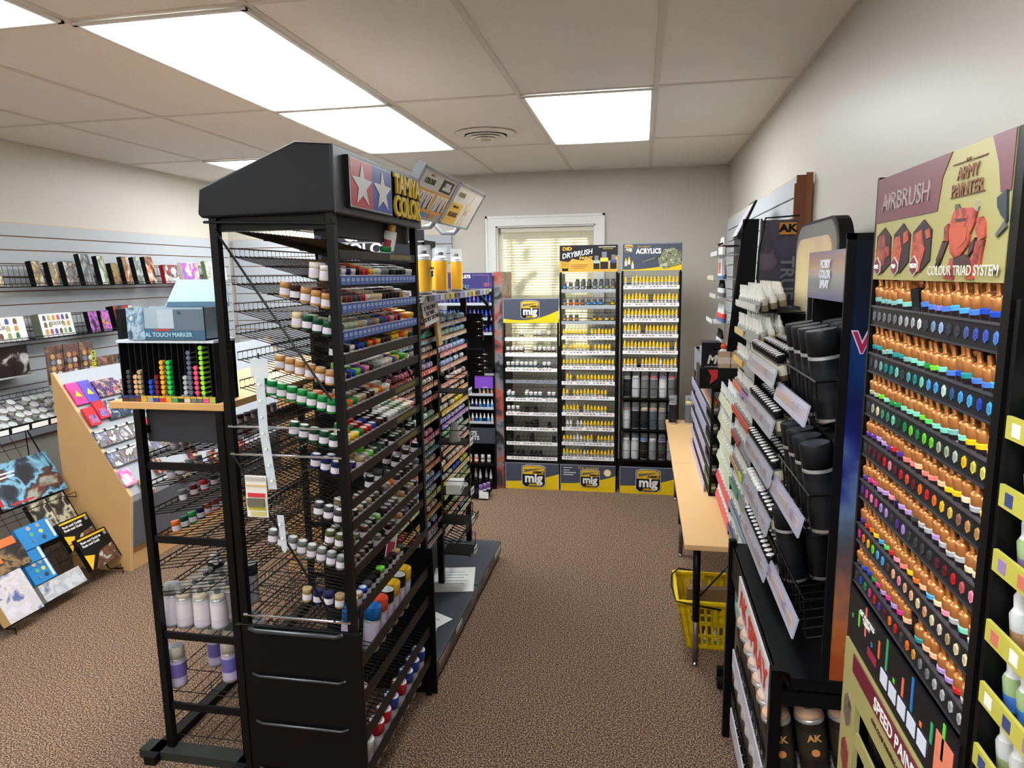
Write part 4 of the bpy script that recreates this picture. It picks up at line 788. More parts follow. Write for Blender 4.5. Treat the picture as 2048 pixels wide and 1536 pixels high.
# ================================================================ gold-capped dropper rack (faces -X, nearest on the aisle side)
AP = thing('display_rack', 'tall rack with a red robot header holding gold-capped bottles', 'display rack', (.36, 1.15, 0), -PI/2)
MB().box(-.008, 0, -.012, .22, .3, 1.766, BLK).box(.394, .410, -.012, .22, .3, 1.762, BLK).build('side_panel', AP)
MB().box(0, .40, .20, .21, .3, 1.62, BLKM).build('back_panel', AP)
OLV = M((164, 156, 100), .35, noise=.03); MAR = M((108, 58, 70), .35, noise=.03)
hp = MB().box(.0, .392, -.012, -.004, 1.615, 1.762, OLV).prism([(0, 1.698), (.222, 1.698), (.230, 1.736), (.252, 1.762), (0, 1.762)], -.013, -.012, MAR).prism([(.346, 1.762), (.363, 1.733), (.372, 1.704), (.392, 1.704), (.392, 1.762)], -.013, -.012, MAR).build('header_panel', AP)
SG2 = M((170, 160, 160), .3, .5); BRN = M((124, 84, 60), .4)
txt('AIRBRUSH', .036, (.112, -.0135, 1.724), SG2, hp, sx=1.05); txt('ARMY\nPAINTER', .0205, (.298, -.0135, 1.7245), BRN, hp, sx=.95)
txt('THE', .006, (.297, -.0135, 1.7465), BRN, hp)
MB().box(.257, .288, -.0135, -.012, 1.7455, 1.7465, BRN).box(.306, .338, -.0135, -.012, 1.7455, 1.7465, BRN).box(.257, .338, -.0135, -.012, 1.709, 1.710, BRN).build('header_line', hp)
txt('COLOUR TRIAD SYSTEM', .0158, (.301, -.0153, 1.627), M((206, 202, 192), .4), hp, bold=.0002, ext=.0002)
RB = ART([(120, 44, 38), (172, 66, 50), (190, 86, 60), (140, 50, 44)], 60, 4); RB2 = ART([(96, 30, 32), (150, 52, 44), (170, 80, 60)], 70, 5); RDK = M((66, 40, 42), .4)
rb = MB().prism([(0.329, 1.682), (0.34, 1.683), (0.347, 1.677), (0.35, 1.661), (0.337, 1.658), (0.328, 1.668)], -.0140, -.012, RB).prism([(0.331, 1.658), (0.35, 1.659), (0.346, 1.644), (0.345, 1.631), (0.328, 1.633), (0.328, 1.646)], -.0143, -.012, RB2).prism([(0.249, 1.677), (0.258, 1.681), (0.262, 1.661), (0.25, 1.66)], -.0140, -.012, RB2).prism([(0.247, 1.662), (0.262, 1.661), (0.252, 1.647), (0.244, 1.636), (0.232, 1.64), (0.239, 1.649)], -.0140, -.012, RDK).prism([(0.27, 1.641), (0.282, 1.642), (0.283, 1.617), (0.256, 1.618)], -.0138, -.012, RB2).prism([(0.317, 1.642), (0.327, 1.638), (0.332, 1.618), (0.312, 1.618)], -.0138, -.012, RB).prism([(0.282, 1.644), (0.316, 1.645), (0.326, 1.633), (0.28, 1.632)], -.0141, -.012, RDK).prism([(0.272, 1.693), (0.287, 1.696), (0.317, 1.694), (0.327, 1.689), (0.326, 1.679), (0.316, 1.666), (0.314, 1.655), (0.298, 1.644), (0.283, 1.641), (0.271, 1.648), (0.264, 1.672), (0.266, 1.683)], -.0146, -.012, RB).prism([(0.272, 1.675), (0.291, 1.677), (0.311, 1.673), (0.308, 1.659), (0.292, 1.652), (0.276, 1.654)], -.0150, -.0146, M((186, 84, 58), .4)).prism([(0.278, 1.685), (0.305, 1.684), (0.302, 1.681), (0.283, 1.681)], -.0150, -.0146, RDK).prism([(0.274, 1.694), (0.273, 1.701), (0.281, 1.701), (0.287, 1.695)], -.0140, -.012, M((80, 76, 60), .4)).prism([(0.319, 1.693), (0.323, 1.701), (0.329, 1.7), (0.331, 1.694), (0.328, 1.689)], -.0140, -.012, M((150, 144, 120), .4))
rb.prism([(.318, 1.655), (.330, 1.662), (.328, 1.650), (.316, 1.642)], -.0148, -.012, RDK).prism([(.236, 1.640), (.232, 1.632), (.242, 1.634), (.246, 1.642)], -.0144, -.012, M((40, 36, 34), .4))
rb.build('robot_picture', hp)
hx = MB().prism([(0.042, 1.69), (0.07, 1.675), (0.074, 1.638), (0.041, 1.624), (0.015, 1.631), (0.011, 1.678)], -.0135, -.012, M((56, 42, 48), .4)).prism([(0.023, 1.678), (0.044, 1.68), (0.053, 1.661), (0.052, 1.636), (0.018, 1.631), (0.011, 1.658)], -.0142, -.0135, RB2).prism([(0.053, 1.661), (0.067, 1.663), (0.069, 1.649), (0.056, 1.645)], -.0143, -.0135, RB2).prism([(0.023, 1.648), (0.038, 1.638), (0.039, 1.626), (0.026, 1.621), (0.012, 1.629), (0.01, 1.639)], -.0152, -.0142, M((206, 190, 190), .4)).prism([(0.0232, 1.646), (0.0361, 1.6374), (0.037, 1.627), (0.0258, 1.6228), (0.0138, 1.6296), (0.0121, 1.6382)], -.0157, -.0151, M((112, 36, 56), .4)).prism([(0.115, 1.691), (0.143, 1.675), (0.142, 1.639), (0.112, 1.624), (0.083, 1.633), (0.083, 1.678)], -.0135, -.012, M((56, 42, 48), .4)).prism([(0.089, 1.673), (0.106, 1.675), (0.117, 1.655), (0.109, 1.633), (0.088, 1.631), (0.082, 1.654)], -.0142, -.0135, RB).prism([(0.12, 1.678), (0.134, 1.681), (0.139, 1.667), (0.123, 1.663)], -.0143, -.0135, RB).prism([(0.095, 1.647), (0.111, 1.637), (0.11, 1.627), (0.096, 1.621), (0.084, 1.629), (0.082, 1.638)], -.0152, -.0142, M((206, 190, 190), .4)).prism([(0.0952, 1.6451), (0.1089, 1.6365), (0.1081, 1.6279), (0.096, 1.6227), (0.0857, 1.6296), (0.084, 1.6373)], -.0157, -.0151, M((112, 36, 56), .4)).prism([(0.185, 1.691), (0.212, 1.677), (0.212, 1.64), (0.183, 1.625), (0.153, 1.633), (0.153, 1.677)], -.0135, -.012, M((56, 42, 48), .4)).prism([(0.159, 1.674), (0.181, 1.679), (0.196, 1.654), (0.183, 1.626), (0.157, 1.63), (0.154, 1.662)], -.0142, -.0135, RB).prism([(0.194, 1.677), (0.205, 1.679), (0.211, 1.668), (0.199, 1.666)], -.0143, -.0135, RB).prism([(0.166, 1.647), (0.179, 1.638), (0.179, 1.627), (0.167, 1.621), (0.154, 1.628), (0.153, 1.639)], -.0152, -.0142, M((206, 190, 190), .4)).prism([(0.166, 1.6451), (0.1772, 1.6373), (0.1772, 1.6279), (0.1669, 1.6227), (0.1557, 1.6287), (0.1549, 1.6382)], -.0157, -.0151, M((112, 36, 56), .4))
hx.build('hexagon_picture', hp)
for i, s_ in enumerate(('BASE', 'MID', 'HIGH')): txt(s_, .0085, (.0245+i*.0715, -.0161, 1.6335), WHT, hp, bold=.0001)
MB().prism([(0.369, 1.699), (0.387, 1.705), (0.392, 1.674), (0.38, 1.681), (0.371, 1.69)], -.0145, -.012, M((60, 72, 78), .3, .4)).prism([(0.372, 1.663), (0.389, 1.676), (0.392, 1.669), (0.375, 1.66)], -.0145, -.012, M((110, 112, 112), .3, .5)).build('airbrush_picture', hp)
APZ = [1.562, 1.490, 1.422, 1.356, 1.286, 1.213, 1.143]
c1 = [C('pale teal', 120, 176, 170)]*2+[(120, 176, 170)]*2+[C('aqua', 130, 200, 190)]*2+[None, None, C('cornflower', 70, 120, 210), (70, 120, 210), C('periwinkle', 120, 120, 210), (70, 120, 210), lblue, lblue, (70, 120, 210), blue, blue, blue]
apc = [c1,
 [teal, teal, (120, 176, 170), (120, 176, 170), teal, teal, (120, 176, 170), mint, mint, green, lime, mint, (70, 120, 210), blue, teal, (70, 120, 210), (70, 120, 210), lblue],
 [sage, sage, lime, mint, green, green, mint, mint, mint, lime, C('spring green', 80, 220, 100), mint, mint, (120, 176, 170), mint, yellow, yellow, yellow],
 [purple, purple, lilac, lilac, purple, red, purple, C('coral', 240, 120, 110), (240, 120, 110), peach, (240, 120, 110), (240, 120, 110), peach, yellow, yellow, cream, lgrey, yellow],
 [purple, magenta, magenta, lilac, lilac, pink, dblue, lilac, lilac, dgrey, lgrey, lgrey, lilac, lgrey, lgrey, lgrey, cream, cream],
 [purple, red, orange, yellow, lblue, C('spring green', 80, 220, 100), red, pink, (240, 120, 110), yellow, orange, peach, lblue, cream, pink, lgrey, mint, lgrey],
 [dgrey, blue, blue, green, magenta, lilac, magenta, lilac, magenta, peach, None, teal, peach, peach, lilac, lilac, red, lgrey]]
seqs = [[grey, grey, grey, grey, grey, lgrey, lgrey, lgrey, white, dgrey, (120, 150, 180), (150, 180, 220), dgrey, dgrey, (70, 90, 150), (60, 80, 170), (60, 90, 190), (80, 130, 220)],
 [dgrey, grey, (120, 176, 170), teal, teal, (120, 200, 190), dgrey, (80, 160, 170), teal, mint, lblue, lblue, (200, 230, 220), (40, 90, 140), lblue, lblue, blue, lblue],
 [dgrey, sage, cream, (60, 150, 110), (60, 140, 100), mint, dgreen, green, lime, green, lime, lime, sage, sage, (170, 190, 170), yellow, (210, 200, 90), (220, 210, 100)],
 [dgrey, maroon, maroon, dred, red, pink, maroon, red, (220, 80, 60), dred, orange, red, orange, yellow, (220, 190, 90), (150, 100, 80), tan, tan],
 [purple, magenta, pink, magenta, lilac, lilac, dgrey, purple, lilac, dgrey, dgrey, dgrey, dgrey, maroon, dred, red, (200, 90, 90), pink],
 [magenta, orange, yellow, lime, lblue, (60, 160, 210), brown, peach, pink, flesh, peach, cream, flesh, cream, (220, 200, 190), sand, cream, cream],
 [dgrey, blue, green, magenta, red, purple, maroon, orange, red, dgrey, orange, (210, 150, 50), grey, grey, lgrey, lgrey, lgrey, lgrey]]
for ri, z in enumerate(APZ):
    MB().box(0, .40, -.010, -.006, z-.0165, z+.0125, M((30, 30, 34), .35)).box(0, .40, -.0115, -.006, z+.011, z+.0135, M((90, 90, 96), .3, .5)).box(0, .40, -.0115, -.006, z-.0175, z-.0155, M((70, 70, 76), .3, .5)).box(0, .40, -.006, .15, z-.018, z-.014, BLKM).build('label_rail', AP)
    hm = MB()
    for i in range(18):
        x = .014+i*.0219; c = seqs[ri][i]; hm.prism([(x+.0055*math.sin(k*PI/3), z-.002+.0072*math.cos(k*PI/3)) for k in range(6)], -.0112, -.010, M(c, .4))
        hm.prism([(x+.0035*math.sin(k*PI/3), z-.002+.0045*math.cos(k*PI/3)) for k in range(6)], -.0116, -.0112, M(tuple(int(v*.8) for v in c), .4))
    hm.build('colour_swatch', AP)
    for i, c in enumerate(apc[ri]):
        x = .0135+i*.0219
        if c is None: continue
        mx = 3 if (i*5+ri*3) % 4 != 1 else 1
        if ri == 0: mx = 2
        for j in range(mx):
            if j and ((i+ri*j) % 5 == 4): continue
            sc = Matrix.Diagonal((.93, .93, random.choice((.78, .80, .84)), 1))
            put('paint_bottle', gold_dropper(c), T(AP, x+random.uniform(-.001, .001), .008+j*.0245, z-.018+j*.011, .20-.05*random.random(), random.uniform(-3, 3), .05)@sc, f"gold-capped bottle, {CNAME[c]} collar, {ORD[i]} from far post, {ORD[ri]} row{('', ', one back', ', two back')[j]}", 'paint bottle', 'gold-capped bottles on the robot header rack')
put('bin_cup', [('cup', MB().box(-.013, .013, -.014, .014, 0, .05, BLKM).mesh('cup'))], T(AP, .160, .012, 1.556, .15), 'small empty black plastic cup in the top row of gold-capped bottles', 'cup', None)
put('bin_cup', [('cup', MB().box(-.013, .013, -.014, .014, 0, .05, BLKM).mesh('cup'))], T(AP, .236, .014, 1.136, .1), 'small empty black plastic cup in the lowest row of gold-capped bottles', 'cup', None)
# leaflet strip and gold panels below
mb = MB().box(0, .40, -.014, -.010, 1.030, 1.118, M((24, 24, 28), .35))
for i in range(5): mb.box(.16+i*.034, .186+i*.034, -.0150, -.014, 1.045, 1.066, M((214, 220, 236), .4))
for i in range(12): mb.box(.02+i*.031, .026+i*.031, -.0148, -.014, 1.072, 1.078+.02*((i*7) % 3), M([(60, 160, 100), (110, 200, 70), (220, 110, 90), (40, 120, 190), (230, 120, 60)][i % 5], .4))
mb.box(.10, .14, -.0148, -.014, 1.052, 1.064, M((150, 40, 60), .4)).box(.345, .39, -.0148, -.014, 1.04, 1.10, M((226, 130, 100), .4))
lp = mb.build('leaflet_panel', AP); txt('GET PAINTING\nTODAY', .010, (.09, -.0148, 1.095), WHT, lp)
gp = MB().box(0, .40, -.016, -.008, .945, 1.026, OLV).box(0, .07, -.016, -.008, .72, .945, OLV).box(.05, .40, -.018, -.016, .992, 1.022, M((106, 20, 44), .35)).build('gold_panel', AP)
txt('SPEED PAINT', .028, (.235, -.0185, 1.006), WHT, gp, bold=.0003, ext=.0003); txt('ONE COAT PAINTING SOLUTION', .010, (.22, -.0165, .972), M((70, 40, 20), .5), gp)
MB().prism([(.018, .90), (.018, .93), (.035, .945), (.052, .93), (.052, .90), (.035, .885)], -.0175, -.016, ART([(60, 40, 40), (120, 110, 100), (90, 30, 40)], 60, 2)).prism([(.018, .82), (.018, .85), (.035, .865), (.052, .85), (.052, .82), (.035, .805)], -.0175, -.016, ART([(60, 40, 40), (150, 60, 50), (90, 30, 40)], 60, 3)).build('hexagon_picture', gp)
for ri, z in enumerate((.895, .80, .72)):
    MB().box(.07, .40, -.012, -.008, z-.022, z+.002, OLV).box(.07, .40, -.008, .15, z-.02, z-.016, BLKM).build('label_rail', AP)
    for i in range(13):
        if (i+ri) % 4 == 2: continue
        put('speed_bottle', product('speed', 0, [('bottle_body', lambda: MB().lathe([(.0105, 0), (.0118, .002), (.0118, .044), (.0112, .052)], M((40, 36, 40), .25), 12)), ('cap', lambda: MB().lathe([(.0098, .052), (.0104, .055), (.0100, .066), (.0042, .072), (.0036, .082), (0, .0825)], M((150, 154, 158), .3, .5), 10))]), T(AP, .085+i*.0238, .016, z-.016, .12), f"silver-grey capped dark bottle, {ORD[i]} slot of {ORD[ri]} row below the maroon band", 'paint bottle', 'silver-capped bottles under the maroon band')
# neighbouring rack cut off by the photo edge
NR = thing('display_rack', 'dark rack with yellow label rails and white-capped bottles past the robot rack', 'display rack', (.36, .732, 0), -PI/2)
MB().box(-.002, .006, -.01, .2, .3, 1.60, BLK).box(.34, .35, -.01, .2, .3, 1.6, BLK).build('side_panel', NR); MB().box(0, .35, .19, .2, .3, 1.6, BLKM).build('back_panel', NR)
for ri, z in enumerate((1.478, 1.41, 1.343, 1.268, 1.20, 1.13, 1.06, .99)):
    mb = MB().box(.006, .34, -.012, -.008, z-.011, z+.011, M((184, 176, 74), .4)).box(.006, .34, -.008, .15, z-.012, z-.008, BLKM)
    for i in range(9): mb.box(.018+i*.036, .032+i*.036, -.0125, -.012, z-.007, z+.006, M([(230, 228, 220), (60, 70, 120), (150, 120, 170), (200, 110, 90)][(i+ri) % 4], .4))
    mb.build('label_rail', NR)
    for i in range(12):
        put('paint_dropper', dropper((226, 226, 228), [(70, 120, 200), (150, 160, 110), (130, 110, 150), (170, 130, 90)][ri % 4], lab=[(150, 170, 120), (190, 190, 190)][ri % 2], h=1.0), T(NR, .022+i*.0262, .016, z-.008, .12), f"white-capped bottle, {ORD[i]} from the robot rack, {ORD[ri]} yellow-railed row", 'paint bottle', 'white-capped bottles on yellow rails')

# ================================================================ spray rack with the starry side panel, on its base cabinet
BA = thing('base_cabinet', 'low black stand with a white and red spray sign along its front', 'stand', (.30, 1.97, 0), -PI/2)
MB().box(-.24, .52, .03, .33, .735, .76, BLKM).build('deck', BA)
MB().box(-.24, .50, .0, .03, .755, .76, BLKM).box(-.24, .52, -.002, .004, .655, .76, BLKM).build('front_board', BA)
sgn = MB().box(0, .505, -.010, -.004, .660, .755, M((214, 206, 208), .4)).build('spray_sign', BA)
txt('AK SPRAY', .085, (.255, -.0115, .706), M((200, 60, 40), .4), sgn, bold=.0022, sx=1.15)
for x, y in ((.51, 0), (.51, .31), (-.23, 0), (-.23, .31)): MB().box(x-.011, x+.011, y-.012, y+.012, .08, .775 if y == 0 else .74, BLK).build('post', BA)
MB().box(.505, .52, .0, .33, .695, .725, BLKM).box(0, .52, .0, .33, .08, .10, BLKM).build('rail', BA)
for z in (.49, .30):
    MB().box(0, .50, -.020, -.016, z-.02, z+.035, M((190, 184, 196), .3)).build('price_strip', BA); wire_shelf(BA, .01, .505, -.01, .30, z, z+.06, 14, r=.002, lip=.05)
    for i in range(7):
        for j in range(4):
            if j > 1 and i > 1: continue
            o = put('spray_can', spray('ak', (224, 172, 120), (38, 34, 32), (52, 46, 38), .20, .0325, clear=True, nozzle=(226, 170, 120) if z > .4 else (226, 210, 130)), T(BA, .47-i*.070, .035+j*.070, z+.004+j*.012, .16), f"black clear-capped aerosol, {ORD[i]} along, {ORD[j]} back, {('upper','lower')[z < .4]} shelf under red lettering", 'spray can', 'aerosols under the spray sign')
            if i == 0:
                txt('AK', .022, (.0332, 0, .105), M((214, 160, 90), .4), o, rot=(PI/2, 0, PI/2), bold=.0006); MB().lathe([(.009, 0), (.009, .0006), (0, .0007)], M((226, 150, 80), .4), 12).build('label_disc', o, loc=(.0325, 0, .07), rot=(0, PI/2, 0))
SP = thing('spray_rack', 'black spray rack with a starry blue to orange side panel', 'display rack', (.36, 1.80, 0), -PI/2)
SPM = ART([(150, 60, 30), (190, 110, 50), (120, 90, 90), (50, 50, 60), (110, 140, 170), (40, 50, 140), (24, 26, 90), (16, 22, 60), (16, 60, 120), (10, 12, 30), (12, 14, 26)], 9, 7, axis=(2, .80, 1.66), const=False)
sp = MB().box(.334, .344, .045, .275, .76, 1.70, SPM).box(.338, .346, .030, .046, .76, 1.70, BLKM).box(.334, .346, .030, .275, 1.688, 1.70, BLKM).build('side_panel', SP)
txt('WA', .058, (.3445, .052, 1.486), M((200, 196, 210), .4), sp, rot=(PI/2, 0, PI/2), align='LEFT', bold=.0035, ext=.0005); txt('WA', .058, (.3455, .052, 1.486), M((160, 30, 80), .4), sp, rot=(PI/2, 0, PI/2), align='LEFT', bold=.0012, ext=.0005)
MB().box(0, .34, .26, .275, .76, 1.70, BLK).box(0, .01, .05, .275, .76, 1.6, BLKM).build('back_panel', SP)
hp = MB().box(.0, .33, .038, .048, 1.565, 1.672, ART([(90, 84, 150), (110, 112, 122), (146, 146, 156), (150, 120, 110), (120, 112, 150)], 2, 12, rough=.15, axis=(2, 1.56, 1.675), const=False)).build('header_panel', SP)
txt('HOBBY\nCOLOR\nSPRAY', .026, (.165, .035, 1.62), M((226, 226, 236), .4), hp, bold=.0008)
for ri, (z, n_) in enumerate(((1.335, 4), (1.095, 4), (.865, 4))):
    mb = MB()
    for i in range(9): mb.tube([(.01+i*.04, -.01, z+.07), (.01+i*.04, .0, z-.02), (.01+i*.04, .18, z+.02)], .002, WIRE, 4)
    mb.tube([(.0, -.01, z+.07), (.335, -.01, z+.07), (.335, .16, z+.09)], .003, WIRE, 5).tube([(0, 0, z-.02), (.335, 0, z-.02)], .002, WIRE, 4).build('wire_shelf', SP)
    st_ = MB().hexa([(.0, -.030, z-.025), (.33, -.030, z-.025), (.33, -.026, z-.025), (.0, -.026, z-.025), (.0, -.020, z+.020), (.33, -.020, z+.020), (.33, -.016, z+.020), (.0, -.016, z+.020)], M((176, 174, 196), .2)).box(.02, .31, -.028, -.024, z-.012, z+.008, ART([(150, 130, 160), (190, 180, 190), (200, 170, 150)], 14, ri)).build('clear_strip', SP)
    for i in range(n_):
        for j in range(3):
            if ri == 0 and i == 3 and j > 0: continue
            if ri == 2 and not (i == 0): continue
            if ri == 1 and j > 1: continue
            put('spray_can', spray('b', (30, 31, 34), (26, 27, 30), (34, 35, 38), .195, .0325, captop=(74, 78, 84)), T(SP, .286-i*.068 if ri < 2 else .03, .038+j*.066, z-.018+j*.012, .17), f"all-black aerosol, {ORD[i]} from the starry panel, {ORD[j]} back, {ORD[ri]} shelf", 'spray can', 'black aerosols on the spray rack')
# ================================================================ flip-cap bottle rack
FR = thing('bottle_rack', 'black rack of flip-cap bottles with clear strips beside the spray rack', 'display rack', (.345, 2.20, 0), -PI/2)
MB().box(0, .40, .13, .14, .762, 1.45, BLKM).box(-.005, .003, .0, .14, .762, 1.40, BLK).build('back_panel', FR)
MB().tube([(.18, .115, .762), (.18, .115, 1.56)], .014, BLK, 10).build('pole', FR)
def flip(c, capc):
    return product('flip', (c, capc), [('bottle_body', lambda: MB().lathe([(.0135, 0, M(c, .3)), (.014, .002), (.014, .014, M((196, 190, 170), .4)), (.014, .040, M((60, 60, 60), .4)), (.012, .046)], LBL, 12)), ('cap', lambda: MB().lathe([(.0128, .045, M(capc, .25)), (.0132, .062), (.0105, .066, M((225, 222, 222), .3) if capc[0] < 100 else WHT), (.009, .0665), (.0, .0668)], M(capc, .25), 12))])
for ri, z in enumerate((1.365, 1.235, 1.105, .975, .85)):
    MB().hexa([(.0, -.024, z-.025), (.42, -.024, z-.025), (.42, -.020, z-.025), (.0, -.020, z-.025), (.0, -.014, z+.022), (.42, -.014, z+.022), (.42, -.010, z+.022), (.0, -.010, z+.022)], M((170, 172, 184), .2)).box(.03, .40, -.0225, -.018, z-.010, z+.008, ART([(150, 120, 130), (170, 176, 190), (190, 150, 130)], 16, ri+3)).build('clear_strip', FR)
    mb = MB()
    for i in range(13): mb.tube([(.005+i*.033, -.006, z+.03), (.005+i*.033, 0, z-.02), (.005+i*.033, .125, z+.010)], .0015, WIRE, 4)
    mb.tube([(0, -.006, z+.03), (.41, -.006, z+.03)], .0018, WIRE, 4).build('wire_shelf', FR)
    for i in range(13):
        for j in range(3 if ri < 4 else 2):
            wcap = ri == 3 and i < 7
            put('paint_bottle', flip([(80, 60, 40), (70, 80, 60), (110, 90, 60), (60, 60, 70)][(i+ri) % 4], (226, 226, 224) if wcap else (24, 24, 26)), T(FR, .022+i*.0315, .012+j*.034, z-.018+j*.009+(.012 if ri == 0 else 0), .25), f"{'white' if wcap else 'black'} flip-cap bottle, {ORD[i]} from the window end, {ORD[j]} back, {ORD[ri]} clear strip", 'paint bottle', 'flip-cap bottles')
# distressed rounded header behind it
WH = thing('display_rack', 'grey rounded header board with a weathered cream picture above the flip-cap rack', 'display rack', (.50, 2.43, 0), -PI/2)
def rrect(x0, x1, z0, z1, r, n_=6):
    p = [(x0, z0), (x1, z0)]
    for k in range(n_+1): a = k/n_*PI/2; p.append((x1-r+r*math.cos(a), z1-r+r*math.sin(a)))
    for k in range(n_+1): a = PI/2+k/n_*PI/2; p.append((x0+r+r*math.cos(a), z1-r+r*math.sin(a)))
    return p
MB().prism(rrect(0, .50, .1, 1.775, .09), 0, .035, BLKM).prism(rrect(.008, .492, .9, 1.765, .085), -.006, 0, M((120, 120, 116), .35)).build('header_body', WH)
hp = MB().prism(rrect(.04, .46, .95, 1.725, .06), -.010, -.006, ART([(150, 90, 80), (226, 214, 206), (232, 222, 210), (236, 214, 150), (226, 200, 150), (190, 160, 150)], 6, 8, axis=(2, 1.2, 1.80), const=False)).build('picture_panel', WH)
txt('WEA', .045, (.10, -.012, 1.50), M((60, 54, 52), .5), hp, bold=.0006); txt('THE', .045, (.10, -.012, 1.41), M((60, 54, 52), .5), hp, bold=.0006)
# purple-grey side panel with vertical writing
TP = thing('header_sign', 'dark purple-grey side sign with vertical metal lettering and an orange badge', 'sign', (.405, 2.58, 0), 0)
MB().box(0, .122, 0, .02, .9, 1.805, ART([(50, 46, 60), (76, 72, 88), (60, 56, 70), (96, 90, 104)], 9, 3)).build('sign_board', TP)
MB().tube([(-.004, -.004, .9), (-.004, -.004, 1.70), (.014, -.004, 1.812), (.126, -.004, 1.818)], .0035, BLK, 6).build('edge_tube', TP)
txt('TRUE METAL', .062, (.092, -.003, 1.50), M((150, 150, 158), .3, .6), TP, rot=(PI/2, PI/2, 0), bold=.0016, ext=.002)
MB().box(.062, .118, -.004, 0, 1.755, 1.795, M((206, 140, 50), .4)).build('badge', TP); txt('AK', .036, (.09, -.006, 1.775), BLK, TP, bold=.0016, sx=1.2)
mb = MB().prism([(.0, 1.50), (.02, 1.535), (.05, 1.54), (.06, 1.51), (.05, 1.48), (.01, 1.47)], -.003, 0, M((50, 80, 120), .5)).prism([(.03, 1.54), (.055, 1.565), (.06, 1.54), (.05, 1.525)], -.004, 0, M((170, 100, 80), .5)).build('rider_picture', TP)
# ================================================================ white-cap dropper rack with coloured strips
CR = thing('bottle_rack', 'rack of white-capped dropper bottles with bright coloured label strips', 'display rack', (.36, 2.68, 0), -PI/2)
MB().box(0, .48, .125, .135, .1, 1.5, BLKM).box(.48, .488, .02, .135, .1, 1.3, BLK).box(-.01, 0, .02, .135, .1, 1.3, BLK).build('back_panel', CR)
MB().box(0, .48, .02, .125, .1, .12, BLKM).build('foot', CR)
cz = [1.525, 1.425, 1.319, 1.226, 1.13, 1.035, .932, .844, .751, .656, .563, .472]
cst = [(196, 196, 190), (206, 180, 110), (236, 186, 70), (232, 130, 90), (220, 70, 56), (170, 70, 60), (190, 150, 110), (50, 150, 110), (120, 150, 180), (50, 60, 130), (150, 130, 150), (60, 140, 90)]
for ri, z in enumerate(cz):
    x1 = .48 if ri < 9 else .42
    mb = MB().hexa([(0, -.016, z-.022), (x1, -.016, z-.022), (x1, -.012, z-.022), (0, -.012, z-.022), (0, -.006, z+.012), (x1, -.006, z+.012), (x1, -.002, z+.012), (0, -.002, z+.012)], M((130, 130, 132), .35))
    mb.box(0.0, x1*(.45 if ri in (1, 2, 5, 6, 7) else .95), -.018, -.014, z-.018, z+.002, M(cst[ri], .4))
    if ri == 6: mb.box(.23, .30, -.0185, -.014, z-.018, z+.002, M((190, 220, 70), .4))
    if ri == 3: mb.box(.22, .40, -.0185, -.014, z-.018, z+.002, M((180, 130, 190), .4))
    mb.build('label_strip', CR)
    MB().box(0, x1, 0, .125, z-.022, z-.018, BLKM).build('tray', CR)
    for i in range(18 if ri < 9 else 15):
        for j in range(3 if ri < 2 else 2):
            if ri > 1 and (i*7+ri*3+j) % 11 == 3: continue
            put('white_dropper', dropper((222, 222, 214), [(120, 110, 90), (200, 170, 60), (200, 150, 60), (190, 110, 80), (170, 60, 50), (120, 60, 50), (90, 90, 60), (50, 110, 80), (80, 110, 140), (40, 50, 110), (90, 70, 60), (70, 90, 60)][ri], lab=((226, 224, 216), (176, 174, 166))[(i+j) % 2], h=1.05 if ri < 2 else .95), T(CR, .018+i*.0262, .010+j*.027+random.uniform(-.002, .002), z-.018+j*.008, .18, 0, .06), f"white-capped dropper, {ORD[i]} from the window end, {ORD[j]} back, {ORD[ri]} coloured strip", 'paint bottle', 'white-capped droppers on coloured strips')
# ================================================================ pale-strip dropper rack on the table
DR = thing('bottle_rack', 'rack of white droppers with pale green strips standing on the table', 'display rack', (.36, 3.20, .577), -PI/2)
MB().box(0, .48, .20, .21, 0, .60, BLKM).box(.48, .488, .01, .21, 0, .56, BLK).box(-.008, 0, .01, .21, 0, .56, BLK).box(0, .48, .01, .2, 0, .01, BLKM).build('back_panel', DR)
for ri, z in enumerate((.504, .414, .324, .237, .143, .05)):
    MB().hexa([(0, -.012, z-.022), (.48, -.012, z-.022), (.48, -.008, z-.022), (0, -.008, z-.022), (0, -.004, z+.010), (.48, -.004, z+.010), (.48, 0, z+.010), (0, 0, z+.010)], M((206, 210, 176) if ri < 4 else (214, 80, 90), .4)).box(0, .48, 0, .19, z-.022, z-.018, BLKM).box(.48, .486, -.01, .02, z-.03, z+.01, BLK).build('label_strip', DR)
    for i in range(18):
        for j in range(4 if ri == 0 else 2):
            put('white_dropper', dropper((226, 228, 226), [(150, 150, 130), (130, 140, 120), (150, 150, 110), (120, 120, 90), (150, 60, 60), (170, 160, 150)][ri], lab=((226, 226, 220), (180, 182, 172))[(i+j) % 2], h=.95), T(DR, .018+i*.0262, .012+j*.028+random.uniform(-.002, .002), z-.018+j*.010+(.01 if ri == 0 else 0), .15, 0, .06), f"white dropper bottle, {ORD[i]} from the window end, {ORD[j]} back, {ORD[ri]} {'pale' if ri < 4 else 'red'} strip on the table", 'paint bottle', 'white droppers on the table rack')
